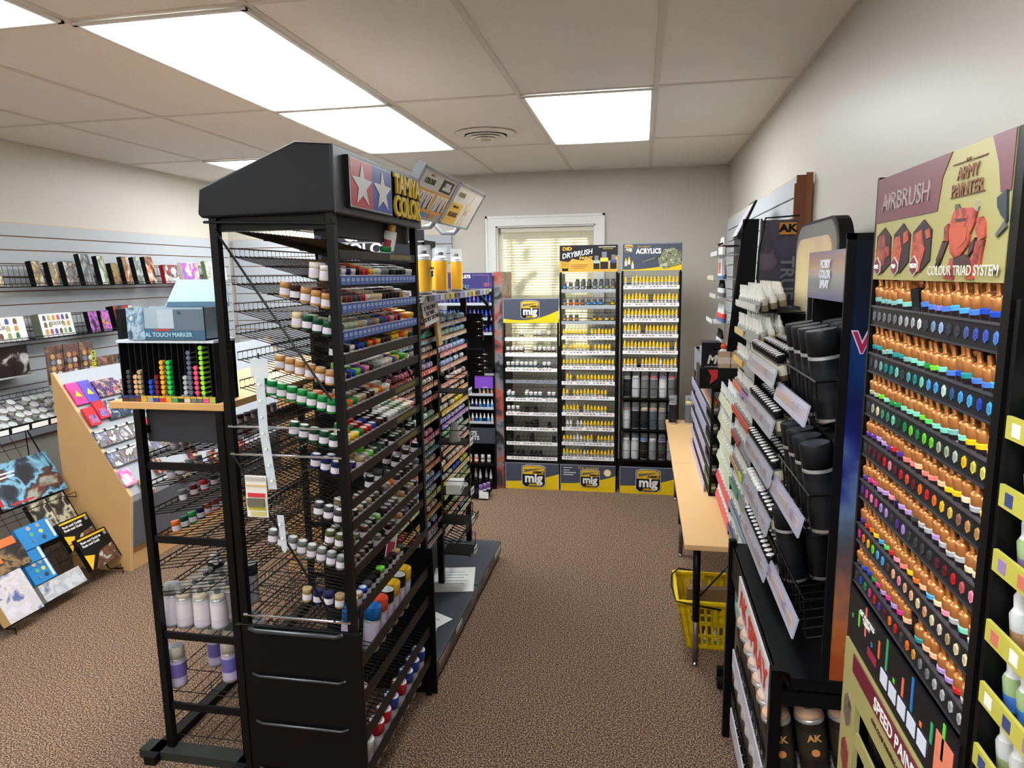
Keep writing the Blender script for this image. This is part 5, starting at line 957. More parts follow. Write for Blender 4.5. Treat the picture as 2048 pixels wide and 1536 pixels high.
# ================================================================ small black open-sided rack on the table
ER = thing('bottle_rack', 'small black open-sided rack with lilac strips on the wooden table', 'display rack', (.325, 4.32, .577), -PI/2)
for x in (0, 1.06):
    MB().box(x-.006, x+.006, 0, .012, 0, .60, BLK).box(x-.006, x+.006, .17, .182, 0, .60, BLK).box(x-.006, x+.006, 0, .182, .588, .60, BLK).box(x-.006, x+.006, 0, .182, 0, .012, BLK).build('side_frame', ER)
MB().box(0, 1.06, .182, .19, 0, .6, BLKM).box(0, 1.06, 0, .18, 0, .008, BLKM).build('back_panel', ER)
hb = MB().box(.9, 1.055, .0, .16, .50, .60, BLK).box(0, 1.06, -.004, 0, .47, .60, M((120, 126, 150), .3)).build('header_box', ER)
txt('AS', .035, (1.062, .08, .55), WHT, hb, rot=(PI/2, 0, PI/2), bold=.001)
for ri, z in enumerate((.40, .31, .21, .11, .02)):
    MB().box(.04, 1.0, -.018, -.014, z-.02, z+.022, M((176, 172, 206), .3)).box(0, 1.06, 0, .17, z-.008, z-.004, M((60, 60, 62), .4)).build('clear_strip', ER)
    for i in range(30):
        for j in range(1):
            put('paint_jar', ink_jar([(150, 130, 110), grey, (90, 100, 60), (120, 110, 100), (130, 140, 60)][ri], (24, 24, 26) if ri else (230, 130, 60), False), T(ER, .03+i*.0345, .022, z-.004, .05), f"black-capped small jar, {ORD[i % 24]} {'later ' if i > 23 else ''}from the back wall, {ORD[ri]} lilac strip", 'paint jar', 'small jars on the open-sided rack')
    for j in range(3): put('paint_jar', ink_jar([(150, 130, 110), grey, (90, 100, 60), (120, 110, 100), (130, 140, 60)][ri], (200, 200, 196) if ri % 2 else (60, 60, 60)), T(ER, 1.032, .065+j*.036, z-.004, 0), f"clear jar at the open end of the black rack, {ORD[j]} from front, {ORD[ri]} shelf", 'paint jar', 'small jars on the open-sided rack')
# boxes and orange-capped bottles above it
bx = thing('product_box', 'black box with a white letter and curved line standing on the open-sided rack', 'box', (.275, 3.26, 1.178), 0)
MB().box(0, .085, 0, .12, 0, .13, M((24, 24, 36), .35)).box(-.001, 0, .01, .11, .02, .11, M((150, 150, 156), .4)).build('carton', bx); txt('M', .055, (.045, -.001, .05), WHT, bx, bold=.002, shear=.2); txt('products', .018, (.045, -.001, .018), WHT, bx)
bx = thing('product_box', 'black box with a red and white star beside the orange-capped bottles', 'box', (.355, 3.22, 1.10), 0)
MB().box(-.09, .14, 0, .2, 0, .095, BLK).prism([(-.055, .088), (-.01, .088), (-.01, .05), (-.045, .02), (-.038, .058)], -.001, 0, RED).build('carton', bx)
for i in range(4):
    put('solvent_bottle', product('solvent', 0, [('bottle_body', lambda: MB().box(-.026, .026, -.026, .026, 0, .075, M((226, 190, 160), .15, alpha=.8)).box(-.0265, .0265, -.0265, .0265, .02, .05, M((226, 206, 190), .4)).lathe([(.024, .075), (.014, .084), (.014, .088)], M((235, 232, 228), .3), 12)), ('cap', lambda: MB().lathe([(.0155, .086), (.0155, .102), (.014, .104), (0, .1042)], M((236, 90, 50), .4), 14))]), Matrix.Translation((.372+.056*(i % 2), 3.245+.06*(i//2), 1.196)), f"clear solvent bottle with orange cap, {('outer','inner')[i%2]} one of the {('front','rear')[i//2]} pair", 'bottle', 'orange-capped solvent bottles')
# clear shelf tower near the window end
AT = thing('shelf_tower', 'narrow dark tower with clear ledges of glues and small paints', 'display rack', (.38, 3.50, 1.176), -PI/2)
MB().box(.0, .26, .05, .07, 0, .62, BLK).hexa([(.26, .0, 0), (.27, .0, 0), (.27, .10, 0), (.26, .10, 0), (.26, .06, .68), (.27, .06, .68), (.27, .12, .68), (.26, .12, .68)], BLK).build('back_board', AT)
MB().tube([(.27, -.004, 0), (.27, .055, .68)], .004, BLK, 6).tube([(.27, .10, 0), (.27, .13, .68)], .004, BLK, 6).build('side_tube', AT)
MB().hexa([(.10, .03, .60), (.27, .03, .60), (.27, .04, .60), (.10, .04, .60), (.10, .10, .76), (.27, .10, .76), (.27, .11, .76), (.10, .11, .76)], BLK).hexa([(.11, .026, .61), (.26, .026, .61), (.26, .03, .61), (.11, .03, .61), (.11, .094, .75), (.26, .094, .75), (.26, .098, .75), (.11, .098, .75)], ART([(226, 222, 226), (170, 160, 190), (190, 170, 160)], 14, 3)).build('tilted_sign', AT)
for q, (z, n_) in enumerate(((.10, 4), (.22, 5), (.335, 4), (.42, 4), (.53, 3))):
    MB().box(-.06, .24, -.05-.012*(q % 2), .05, z-.004, z, M((206, 210, 212), .15, alpha=.8)).box(-.06, .24, -.052-.012*(q % 2), -.048-.012*(q % 2), z-.004, z+.016, M((206, 210, 212), .15, alpha=.8)).build('clear_ledge', AT)
    for i in range(n_):
        cc, lb_ = [((30, 30, 32), (214, 216, 220)), ((226, 226, 226), (226, 60, 50)), ((24, 24, 24), (236, 236, 236)), ((214, 190, 130), (206, 200, 180)), ((240, 236, 236), (226, 150, 130))][q]
        put('glue_bottle', dropper(cc, (90, 110, 150) if q % 2 else (120, 110, 110), lab=lb_, h=1.15), T(AT, .02+i*.05, -.01, z), f"small bottle, {ORD[i]} on the {ORD[q]} clear ledge up the narrow tower", 'bottle', 'bottles on the clear ledges')
mb = MB()
for i in range(6): mb.tube([(.02+i*.036, .05, .57), (.02+i*.036, -.02, .57), (.02+i*.036, -.026, .585)], .0025, BLK, 5)
mb.build('peg_hook', AT)
for i in range(3):
    put('hanging_pack', [('pack', MB().box(-.022, .022, -.006, .006, -.13, .0, M((226, 224, 226), .4)).box(-.020, .020, -.0068, -.006, -.12, -.07, M([(226, 90, 60), (60, 60, 64), (230, 180, 190)][i], .4)).mesh('pack'))], T(AT, .04+i*.06, -.016, .565), ['white and orange hanging pack on the tower hooks', 'white and charcoal hanging pack on the tower hooks', 'white and pink hanging pack on the tower hooks'][i], 'packet', None)
# ================================================================ table, cans, basket, cart
TB = thing('table', 'long low wooden-topped table with dark tubular legs', 'table', (.18, 2.63, 0), 0)
MB().box(0, .44, 0, 1.19, .555, .577, M((226, 182, 128), .3, noise=.04, nscale=4)).box(0, .44, 1.193, 2.36, .555, .577, M((226, 182, 128), .3, noise=.04, nscale=4)).build('table_top', TB, bevel=.002)
for y, x in ((.12, .062), (.12, .38), (1.26, .062), (1.26, .38), (2.28, .08)):
    lg = MB().tube([(x-.006, y, .555), (x-.002, y, .20)], .0155, BLK, 10).tube([(x-.002, y, .21), (x, y, .02)], .0125, M((110, 98, 92), .3, .3), 10).build('leg', TB)
    MB().lathe([(.014, 0), (.014, .006), (.009, .02)], CHROME, 12).build('foot_glide', lg, loc=(x, y, 0))
MB().tube([(.07, .13, .30), (.25, .13, .53)], .004, BLK, 5).box(.14, .30, .11, .15, .53, .555, BLK).build('leg_brace', TB)
for i, x in enumerate((.225, .335)):
    put('spray_can', spray('m', [(120, 124, 128), (206, 190, 110)][i], [(30, 34, 42), (96, 98, 100)][i], None, .20, .0285, clear=True, nozzle=[(90, 96, 104), (206, 190, 110)][i]), Matrix.Translation((x, 4.86, .578)), ['navy clear-capped aerosol standing at the window end of the table', 'grey aerosol with sand-coloured nozzle at the window end of the table'][i], 'spray can', None)
BK = thing('shopping_basket', 'yellow plastic shopping basket with a black handle under the table', 'basket', (.37, 3.0, 0), 0)
YB_ = M((236, 200, 16), .35)
mb = MB(); hb_ = .23; tx, ty, bx_, by_ = .20, .15, .15, .11
def wallp(p0, p1, q0, q1, nh):
    """slotted wall from bottom p0-p1 to top q0-q1"""
    P0, P1, Q0, Q1 = map(Vector, (p0, p1, q0, q1))
    def pt(u, v_): return (P0.lerp(P1, u)).lerp(Q0.lerp(Q1, u), v_)
    nrm = (P1-P0).cross(Q0-P0).normalized()*.003
    def slab(u0, u1, v0, v1):
        a = [pt(u0, v0), pt(u1, v0), pt(u1, v1), pt(u0, v1)]
        mb.hexa([a[0], a[1], a[1]+nrm, a[0]+nrm, a[3], a[2], a[2]+nrm, a[3]+nrm], YB_)
    for v0, v1 in ((0, .06), (.26, .32), (.52, .60), (.72, .76), (.88, 1)): slab(0, 1, v0, v1)
    for k in range(nh+1):
        u = k/nh; slab(max(0, u-.014), min(1, u+.014), 0, 1)
    slab(.0, .12, 0, 1); slab(.88, 1, 0, 1); slab(.35, .65, .5, 1)
wallp((-bx_, -by_, 0), (bx_, -by_, 0), (-tx, -ty, hb_), (tx, -ty, hb_), 14); wallp((bx_, by_, 0), (-bx_, by_, 0), (tx, ty, hb_), (-tx, ty, hb_), 14)
wallp((-bx_, by_, 0), (-bx_, -by_, 0), (-tx, ty, hb_), (-tx, -ty, hb_), 9); wallp((bx_, -by_, 0), (bx_, by_, 0), (tx, -ty, hb_), (tx, ty, hb_), 9)
mb.box(-bx_, bx_, -by_, by_, 0, .004, YB_).build('basket_body', BK)
MB().box(-tx-.008, tx+.008, -ty-.010, -ty+.006, hb_-.008, hb_+.008, YB_).box(-tx-.008, tx+.008, ty-.006, ty+.010, hb_-.008, hb_+.008, YB_).box(-tx-.010, -tx+.006, -ty, ty, hb_-.008, hb_+.008, YB_).box(tx-.006, tx+.010, -ty, ty, hb_-.008, hb_+.008, YB_).build('rim', BK, bevel=.003)
MB().tube([(-.02, -ty-.012, hb_-.02), (-.10, -ty-.02, hb_-.005), (-tx-.006, -ty-.01, hb_+.005), (-tx-.020, -.02, hb_+.01), (-tx-.014, .08, hb_+.02), (-tx+.02, ty+.008, hb_+.016), (-.05, ty+.014, hb_)], .0035, BLK, 6).build('handle', BK)
for i, (x0, x1, y_, z0, z1, m_, lb_) in enumerate(((-.15, .12, 0, .02, .24, M((120, 92, 66), .7), 'brown corrugated cardboard flap inside the yellow basket'), (.03, .15, -.06, .02, .25, PAPER, 'white printed carton sticking up in the yellow basket'))):
    t = thing('cardboard_box', lb_, 'box', (.37, 3.0+y_, 0), .1); MB().box(x0, x1, -.01, .03 if i == 0 else .04, .006, z1-.01, m_).build('carton', t)
for i in range(5):
    put('paint_dropper', dropper((222, 222, 222), (90, 160, 170)), Matrix.Translation((.26+.04*i, 2.93, .006)), f"dropper bottle inside the yellow basket, {ORD[i]} from the table leg", 'paint bottle', 'bottles in the yellow basket')
CT = thing('rolling_base', 'black tubular wheeled base on the carpet below the paint racks', 'stand', (.345, 2.13, 0), 0)
MB().tube([(.10, .0, .07), (.02, 0, .08), (0, .03, .10), (0, .46, .10), (.02, .50, .10), (.22, .50, .10)], .014, BLK, 10).tube([(.10, 0, .07), (.22, 0, .07)], .014, BLK, 10).build('tube_frame', CT)
for x, y in ((.0, .47), (.02, .03), (.2, .48), (.2, .03)):
    MB().lathe([(.028, -.011), (.031, -.008), (.031, .008), (.028, .011)], BLKM, 16).build('caster', CT, loc=(x-.02, y, .032), rot=(0, PI/2, 0)); MB().box(x-.032, x-.008, y-.012, y+.012, .045, .09, BLK).build('caster_fork', CT)
for i, (z0, z1, x) in enumerate(((.12, .50, .36),)):
    t = thing('floor_carton', 'dark printed carton low under the white-cap dropper rack', 'box', (.375, 2.25, .122), 0)
    MB().box(0, .09, 0, .34, 0, .31, ART([(60, 40, 36), (120, 100, 100), (40, 34, 34), (150, 140, 146)], 20, 4)).build('carton', t)

# ================================================================ side wall goods: books, sets, packs
def wbasket(label, x, y0, y1, z, h=.10, dep=.12):
    t = thing('wire_basket_shelf', label, 'shelf', (x, y0, z), PI/2); L = y1-y0
    mb = MB(); nn = int(L/.035)
    for i in range(nn+1): mb.tube([(i*L/nn, -.0, .018), (i*L/nn, 0, 0), (i*L/nn, dep, 0), (i*L/nn, dep+.01, h)], .0013, WIRE, 3)
    for (yy, zz) in ((0, .018), (0, 0), (dep*.5, 0), (dep, 0), (dep+.005, h*.5), (dep+.01, h)): mb.tube([(0, yy, zz), (L, yy, zz)], .002, WIRE, 4)
    for xx in (.0, L): mb.tube([(xx, 0, .018), (xx, dep, .02)], .002, WIRE, 4)
    mb.build('wire_grid', t); return t
wbasket('upper black wire shelf of leaning model books on the side wall', -3.40, 2.6, 5.38, 1.598, .12)
wbasket('lower black wire shelf with paint sets on the side wall', -3.38, 2.6, 4.22, 1.30, .13)
dark_art = lambda s: ART([(30, 28, 26), (150, 140, 120), (90, 84, 60), (200, 150, 70), (210, 206, 200)], 22, s)
def book(name, label, y0, y1, z, h, art, x=-3.415, d=.028, tilt=-.15, spine=BLKM, group=None, cat='book', extra=None, rz=0):
    t = thing(name, label, cat, (x, y0, z), 0, group); t.rotation_euler = (tilt, 0, PI/2+rz); w_ = (y1-y0)
    MB().box(0, w_, 0, d, 0, h, spine).build('block', t)
    cv = MB().box(.002, w_-.002, -.0015, 0, .002, h-.002, art).build('cover', t)
    if extra: extra(t, w_, h)
    return t
desc = ['dark spined book with a golden soldier cover at the cut-off end', 'dark book with pale sky and ochre figures, first of the pair', 'dark book with brown tank cover next to the ochre figures book', 'dark book with pale ruined town cover beside the tall grey one', 'tallest dark book with a misty grey cover', 'tall book with pale green tank cover', 'shorter dark book with autumn colours between taller ones', 'tall dark book with sandy orange cover', 'tall book with pale winter cover', 'thick dark book with orange and blue cover by the red book', 'red book with a white sketch on the upper shelf', 'white book with rainbow paint splashes', 'olive and white book at the window end of the upper shelf']
bks = [(3.05, 3.25, .15), (3.385, 3.49, .145), (3.50, 3.60, .14), (3.61, 3.74, .145), (3.745, 3.875, .195), (3.885, 3.985, .185), (3.99, 4.09, .14), (4.10, 4.205, .185), (4.21, 4.305, .185), (4.32, 4.46, .19), (4.49, 4.68, .135), (4.70, 4.93, .155), (4.99, 5.30, .17)]
arts = [dark_art(1), ART([(210, 214, 220), (150, 130, 80), (60, 56, 40), (190, 150, 60)], 16, 2), dark_art(3), ART([(210, 212, 216), (120, 112, 104), (60, 56, 54), (180, 160, 150)], 16, 4), ART([(200, 206, 212), (110, 112, 116), (50, 50, 52), (150, 150, 150)], 12, 5), ART([(200, 206, 200), (130, 146, 100), (90, 110, 60), (170, 176, 160)], 14, 6), ART([(60, 60, 40), (170, 110, 60), (110, 130, 60), (200, 90, 50)], 20, 7), ART([(200, 206, 212), (190, 120, 60), (90, 60, 40), (160, 140, 100)], 14, 8), ART([(210, 214, 216), (130, 140, 130), (80, 90, 70), (190, 190, 180)], 14, 9), ART([(200, 210, 214), (220, 120, 40), (40, 40, 50), (90, 80, 60)], 14, 10), ART([(200, 30, 40), (40, 30, 34), (220, 210, 206), (150, 140, 140)], 12, 11), ART([(236, 232, 230), (236, 130, 50), (60, 90, 200), (220, 60, 140), (240, 230, 230)], 9, 12), ART([(236, 236, 230), (110, 130, 80), (230, 230, 226), (180, 170, 166)], 10, 13)]
for i, (a, b_, h) in enumerate(bks):
    book('model_book', desc[i], a+.02, b_, 1.602, h, arts[i], spine=BLKM if i < 10 else [M((180, 26, 40), .4), WHT, M((110, 124, 84), .4)][i-10], group='model books on the upper wall shelf', rz=.25 if i < 10 else .05, d=.03)
def pots_print(t, w_, h):
    mb = MB(); cc = [(220, 150, 80), (190, 90, 100), (80, 90, 170), (120, 80, 70), (150, 170, 110), (60, 120, 80), (90, 90, 100), (200, 180, 120)]
    for r_ in range(3):
        for k in range(6):
            if r_ == 1 and 1 < k < 4: continue
            mb.box(w_*(.10+k*.14), w_*(.10+k*.14)+.022, -.003, -.0015, h*(.12+r_*.29), h*(.12+r_*.29)+.024, M(cc[(k+r_*3) % 8], .4)).box(w_*(.10+k*.14)+.004, w_*(.10+k*.14)+.018, -.0035, -.0015, h*(.12+r_*.29)+.024, h*(.12+r_*.29)+.031, M(cc[(k+r_*3) % 8], .4))
    mb.build('pot_picture', t); txt('COLOUR', .03, (w_*.48, -.0032, h*.56), M((120, 110, 90), .4), t)
book('paint_set_box', 'white paint set box with small pot pictures at the cut-off end', 2.93, 3.29, 1.304, .135, WHT, x=-3.395, d=.06, spine=M((206, 200, 190), .4), extra=pots_print, cat='box')
book('paint_set_box', 'white paint set box with rows of pot pictures beside the empty wire grid', 3.39, 3.66, 1.304, .14, WHT, x=-3.395, d=.05, spine=M((110, 116, 100), .4), extra=pots_print, cat='box', rz=.12)
for i in range(2): book('model_book', ['dark purple nebula book, outer copy on the lower shelf', 'dark purple nebula book, inner copy beside the red and green one'][i], 3.75+i*.10, 3.84+i*.10, 1.304, .135, ART([(40, 26, 50), (140, 60, 150), (210, 120, 200), (50, 60, 120), (220, 140, 90)], 16, 15+i), x=-3.395, group='purple books', rz=.15)
book('model_book', 'black book with red title and green figure on the lower shelf', 3.97, 4.17, 1.304, .16, ART([(40, 36, 36), (180, 50, 40), (50, 46, 44), (60, 110, 60), (200, 196, 190)], 12, 18), x=-3.395, d=.05, rz=.1)
ub = thing('ledge', 'thin pale ledge under the black framed picture pack', 'shelf', (-3.45, 2.6, 1.095), PI/2); MB().box(0, .76, 0, .14, 0, .008, M((200, 200, 196), .4)).build('board', ub)
book('picture_pack', 'black pack with a white dog-like figure on the pale ledge', 3.02, 3.34, 1.104, .165, ART([(30, 26, 26), (46, 36, 34), (50, 40, 40), (206, 200, 196)], 9, 21), x=-3.46, d=.03, tilt=-.05, cat='packet')
# sloping tray of lidded jars
JT = thing('jar_tray', 'sloping black wire tray of white-lidded pigment jars jutting from the wall', 'tray', (-3.19, 2.66, .868), PI/2)
wire_shelf(JT, 0, .74, 0, .22, 0, .13, 18, r=.0018)
MB().box(0, .74, -.006, -.002, -.02, .022, BLKM).build('front_edge', JT)
mb = MB()
for i in range(4): mb.box(.14+i*.12, .24+i*.12, -.008, -.006, -.014, .012, PAPER)
mb.build('price_markings', JT)
for i in range(14):
    for j in range(4):
        if (i*5+j*3) % 7 in (2, 5) : continue
        put('pigment_jar', product('pig', 0, [('jar_body', lambda: MB().lathe([(.019, 0), (.020, .002), (.020, .018)], M((190, 186, 180), .2), 16)), ('lid', lambda: MB().lathe([(.021, .018), (.0212, .030), (.019, .032, M((190, 194, 196), .4)), (.0, .0322)], WHT, 16))]), T(JT, .05+i*.048, .03+j*.05, .004+j*.029, .5), f"white-lidded pigment jar, {ORD[i]} from the cut-off end, {ORD[j]} up the sloping wire tray", 'jar', 'pigment jars on the sloping tray')
MB().box(-.012, .0, 0, .26, -.05, .12, BLKM).build('bracket', JT)
# wooden display with sloping front
WD3 = M((212, 168, 112), .42, noise=.14, nscale=4, name='maple')
DW = thing('wooden_display', 'light maple display stand with a sloping grey front full of packs', 'display stand', (-2.79, 3.22, 0), PI/2)
prof = [(.402, 0), (.03, 0), (-.02, .44), (.39, 1.13), (.402, 1.13)]
MB().prism(prof, -.02, 0, WD3, 'x').build('side_board', DW, bevel=.0015); MB().prism(prof, 2.2, 2.22, WD3, 'x').build('side_board', DW)
ed = M((222, 184, 134), .4)
MB().prism([(.028, 0), (.032, 0), (-.018, .441), (.392, 1.131), (.388, 1.133), (-.022, .442)], -.0205, .0, ed, 'x').build('edge_band', DW)
MB().prism([(.035, .16), (.045, .16), (.0, .44), (.40, 1.12), (.39, 1.12), (-.012, .44)], 0, 2.2, M((176, 180, 186), .45), 'x').build('front_board', DW)
MB().prism([(.0, .14), (.05, .14), (.02, .40), (-.03+.015, .40)], 0, 2.2, M((92, 94, 100), .8, noise=.1, nscale=60), 'x').box(0, 2.2, .03, .05, 0, .16, WD3).build('kick_board', DW)
TILT = R(-30.7)
def pack(label, x, s, w_, h, art, name='blister_pack', cat='packet', extra=None, group=None, d=.012, off=.004):
    base = Matrix.Translation(DW.location) @ DW.rotation_euler.to_matrix().to_4x4() @ Matrix.Translation((0, -.022, .44)) @ Matrix.Rotation(TILT, 4, 'X') @ Matrix.Translation((x, -off, s))
    t = bpy.data.objects.new(name, None); COL.objects.link(t); t.matrix_world = base; t.empty_display_size = .02; tag(t, label, cat, group)
    MB().box(0, w_, -d, 0, 0, h, art).build('pack_card', t)
    if extra: extra(t, w_, h)
    return t
def dots(t, w_, h):
    mb = MB(); cc = [(190, 150, 90), (160, 110, 80), (150, 150, 150), (120, 130, 150), (200, 190, 170), (110, 110, 120)]
    for r_ in range(5):
        for k in range(2): mb.prism([(w_*(.3+k*.36)+.016*math.cos(q*PI/4), .035+r_*.036+.016*math.sin(q*PI/4)) for q in range(8)], -.016, -.012, M(cc[(r_*3+k) % 6], .4))
    mb.build('pot_picture', t)
def vpack(label, x, z, w_, h, art, name='blister_pack', cat='packet', extra=None):
    t = thing(name, label, cat, tuple(W(DW, x, .418, z)), PI/2); MB().box(0, w_, 0, .012, 0, h, art).build('pack_card', t)
    if extra: extra(t, w_, h)
    return t
def dots(t, w_, h):
    mb = MB(); cc = [(190, 150, 90), (160, 110, 80), (150, 150, 150), (120, 130, 150), (200, 190, 170), (110, 110, 120)]
    for r_ in range(5):
        for k in range(2): mb.prism([(w_*(.3+k*.38)+.015*math.cos(q*PI/4), .022+r_*.033+.015*math.sin(q*PI/4)) for q in range(8)], -.004, 0, M(cc[(r_*3+k) % 6], .4))
    mb.build('pot_picture', t)
for i in range(3):
    t = vpack(['tall dark brown pigment set with round pots, outermost on the maple stand', 'tall red dragon pigment set with round pots', 'tall pigment set with lime vertical lettering'][i], -.01+i*.112, 1.06, .106, .215, ART([(56, 46, 50), (120, 90, 80), (90, 76, 80), (170, 60, 50) if i == 1 else (150, 120, 80)], 14, 30+i), 'paint_set', 'paint set', extra=dots)
    if i == 2: txt('GOBLIN', .045, (.092, -.0045, .08), M((190, 210, 60), .4), t, rot=(PI/2, PI/2, 0), bold=.001)
for i, (x, w_, c) in enumerate(((.33, .085, (150, 110, 100)), (.42, .085, (130, 100, 84)), (.515, .08, (50, 110, 130)), (.60, .09, (170, 176, 180)))):
    vpack(['pinkish brown hanging pack in the back row', 'brown pack with a lime sticker in the back row', 'teal pack with an orange figure in the back row', 'grey hanging pack nearest the marker display'][i], x, 1.04, w_, .135, ART([c, tuple(int(v*.6) for v in c), tuple(min(255, int(v*1.2)) for v in c), (200, 120, 60) if i == 2 else c], 14, 40+i))
for i, (c, lb_) in enumerate((((190, 40, 120), 'magenta holographic card with a yellow triangle'), ((70, 60, 160), 'violet holographic card with a yellow triangle'))):
    t = pack(lb_, -.005+i*.084, .585, .08, .135, ART([c, tuple(min(255, int(v*1.3)) for v in c), c], 8, 50+i), 'card_pack', 'packet')
    MB().prism([(.02, .05), (.062, .042), (.042, .085)], -.014, -.012, M((236, 206, 40), .4)).build('triangle', t)
for i in range(12):
    pack(f"dark brush set pack with coloured caps, {ORD[i]} from the violet card", .172+i*.085, .60-.02*(i > 1), .08, .105, ART([(30, 30, 36), (120, 60, 140), (30, 34, 40), (190, 180, 160), (190, 50, 60)], 30, 60+i), group='brush set packs')
for i in range(13):
    pack(f"dark pack with a pale blue tube column, {ORD[i]} along the middle of the maple stand", .155+i*.082, .455, .076, .12, ART([(30, 34, 44), (60, 80, 110), (40, 44, 56), (170, 180, 190)], 30, 80+i), group='blue tube packs')
for i, (x, s_) in enumerate(((-.01, .445), (.075, .47), (.34, .29))):
    t = pack(['bright red pack at the edge of the maple stand', 'bright red pack with a purple print inside', 'bright red pack close to the wood-topped rack'][i], x, s_, .075, .11, M((206, 30, 40), .4), off=.015)
    MB().box(.012, .063, -.014, -.012, .01, .06, ART([(60, 50, 120), (150, 120, 190), (190, 80, 80)], 30, i+4)).build('window_print', t)
for r_, (s, n_) in enumerate(((.315, 13), (.185, 12))):
    for i in range(n_):
        if r_ == 0 and i == 4: continue
        t = pack(f"card with a blocky white title, {ORD[i]} in the {('upper','lower')[r_]} titled row of the maple stand", -.02+i*.085+(r_*.0), s, .081, .10, ART([(226, 222, 214), (60, 66, 80), (150, 130, 110), (90, 110, 160), (200, 190, 170)], 20, 100+r_*20+i), 'magazine', 'magazine', group='white-titled cards on the maple stand')
        MB().box(.0, .081, -.013, -.012, .082, .10, M((28, 28, 30), .4)).build('title_band', t); txt('FIGUREN', .018, (.040, -.0145, .091), WHT, t, bold=.0008, sx=.9)
for i in range(11):
    pack(f"small black hanging pack, {ORD[i]} in the low row of the maple stand", .075+i*.16, .06 if i % 2 else -.03, .075, .10, ART([(36, 34, 36), (190, 60, 50), (40, 36, 36), (190, 190, 180), (200, 170, 60)], 30, 140+i), group='low black packs')
pack('white card with a pink blot low on the maple stand', -.02, .06, .08, .10, ART([(226, 224, 222), (230, 90, 170), (220, 216, 214), (120, 110, 110)], 10, 170))
for i, s_ in enumerate((.44, .30, .165)):
    MB().tube([(.0, -.006+ .594*.86*s_*0, 0), (2.0, -.006, 0)], .002, WIRE)
# wire magazine rack on the floor
MR = thing('magazine_rack', 'black wire floor rack of boxed sets leaning against the wall', 'rack', (-2.94, 2.50, .0), PI/2)
def up(s, o=0): return (.50*s-o*.86, s*.86+o*0-.0)
mb = MB()
for i in range(12): a = i*.07-.2; mb.tube([(a, 0+.0, .02), (a, .43, .80)], .0018, WIRE, 4)
for k in range(12): s = k*.075; mb.tube([(-.22, .5*s, .02+.86*s), (.66, .5*s, .02+.86*s)], .0018, WIRE, 4)
for k, s in enumerate((.0, .22, .48)): mb.tube([(-.22, .5*s, .02+.86*s), (-.22, .5*s-.08, .02+.86*s), (-.22, .5*s-.08, .05+.86*s), (.68, .5*s-.08, .05+.86*s), (.68, .5*s-.08, .02+.86*s), (.68, .5*s, .02+.86*s)], .0025, WIRE, 5)
mb.build('wire_grid', MR)
mb = MB()
for x in (-.22, .68, .0): mb.tube([(x, -.09, .0), (x, -.09, .03), (x, 0, .02), (x, .44, .83)], .004, WIRE, 6).tube([(x, .42, .0), (x, .44, .83)], .003, WIRE, 5)
mb.build('support_leg', MR)
def mpack(label, x, s, w_, h, art, d=.03, name='boxed_set', cat='box', extra=None, spine=BLKM, group=None, off=.05):
    base = Matrix.Translation(MR.location) @ MR.rotation_euler.to_matrix().to_4x4() @ Matrix.Translation((x, .5*s, .03+.86*s)) @ Matrix.Rotation(R(-30), 4, 'X') @ Matrix.Translation((0, -off, 0))
    t = bpy.data.objects.new(name, None); COL.objects.link(t); t.matrix_world = base; t.empty_display_size = .02; tag(t, label, cat, group)
    MB().box(0, w_, 0, d, 0, h, spine).box(.0, w_, -.001, 0, 0, h, art).build('box_body', t)
    if extra: extra(t, w_, h)
def monster(t, w_, h):
    MB().box(0, .02, -.002, 0, .02, h, M((170, 30, 34), .4)).box(.06, .19, -.002, 0, .01, .02, M((190, 36, 40), .4)).box(.06, .17, -.002, 0, h-.06, h-.052, PAPER).box(.07, .16, -.002, 0, h-.08, h-.072, PAPER).build('title_print', t)
mpack('large boxed game with blue lightning and a roaring beast', .28, .50, .40, .24, ART([(20, 26, 40), (40, 50, 66), (130, 190, 220), (30, 34, 46), (110, 60, 40), (150, 160, 150)], 7, 200), d=.06, extra=monster)
for i in range(2): mpack(['black book with a bronze warrior, outer copy', 'black book with a bronze warrior, inner copy'][i], .40+i*.12, .285, .115, .20, ART([(26, 26, 24), (60, 56, 50), (150, 140, 110), (200, 196, 170), (40, 36, 44)], 16, 210), name='magazine', cat='magazine', group='bronze warrior books')
def rust(t, w_, h):
    MB().box(.01, w_-.01, -.002, 0, h-.018, h-.008, YEL).prism([(0, 0), (.06, .07), (0, .09)], -.002, 0, M((236, 186, 40), .4)).build('yellow_band', t)
    for k in range(2): txt('Rust and Gold', .020, (.075, -.003, h-.035-k*.02), WHT, t, bold=.0004)
    MB().box(w_-.03, w_-.012, -.002, 0, h-.04, h-.02, M((150, 150, 156), .4)).box(w_-.07, w_-.055, -.002, 0, h-.04, h-.03, WHT).build('price_sticker', t)
    MB().prism([(.03, .0), (w_-.01, .0), (w_-.01, h*.5), (.1, h*.42)], -.0015, 0, ART([(70, 46, 36), (120, 80, 56), (60, 44, 40), (190, 180, 160)], 22, 5)).build('photo_print', t)
mpack('black and yellow boxed set, the rear one', .47, .16, .20, .17, M((24, 24, 24), .35), extra=rust, off=.075)
mpack('black and yellow boxed set standing in front of the other at the corner', .49, .02, .21, .19, M((24, 24, 24), .35), extra=rust, off=.10)
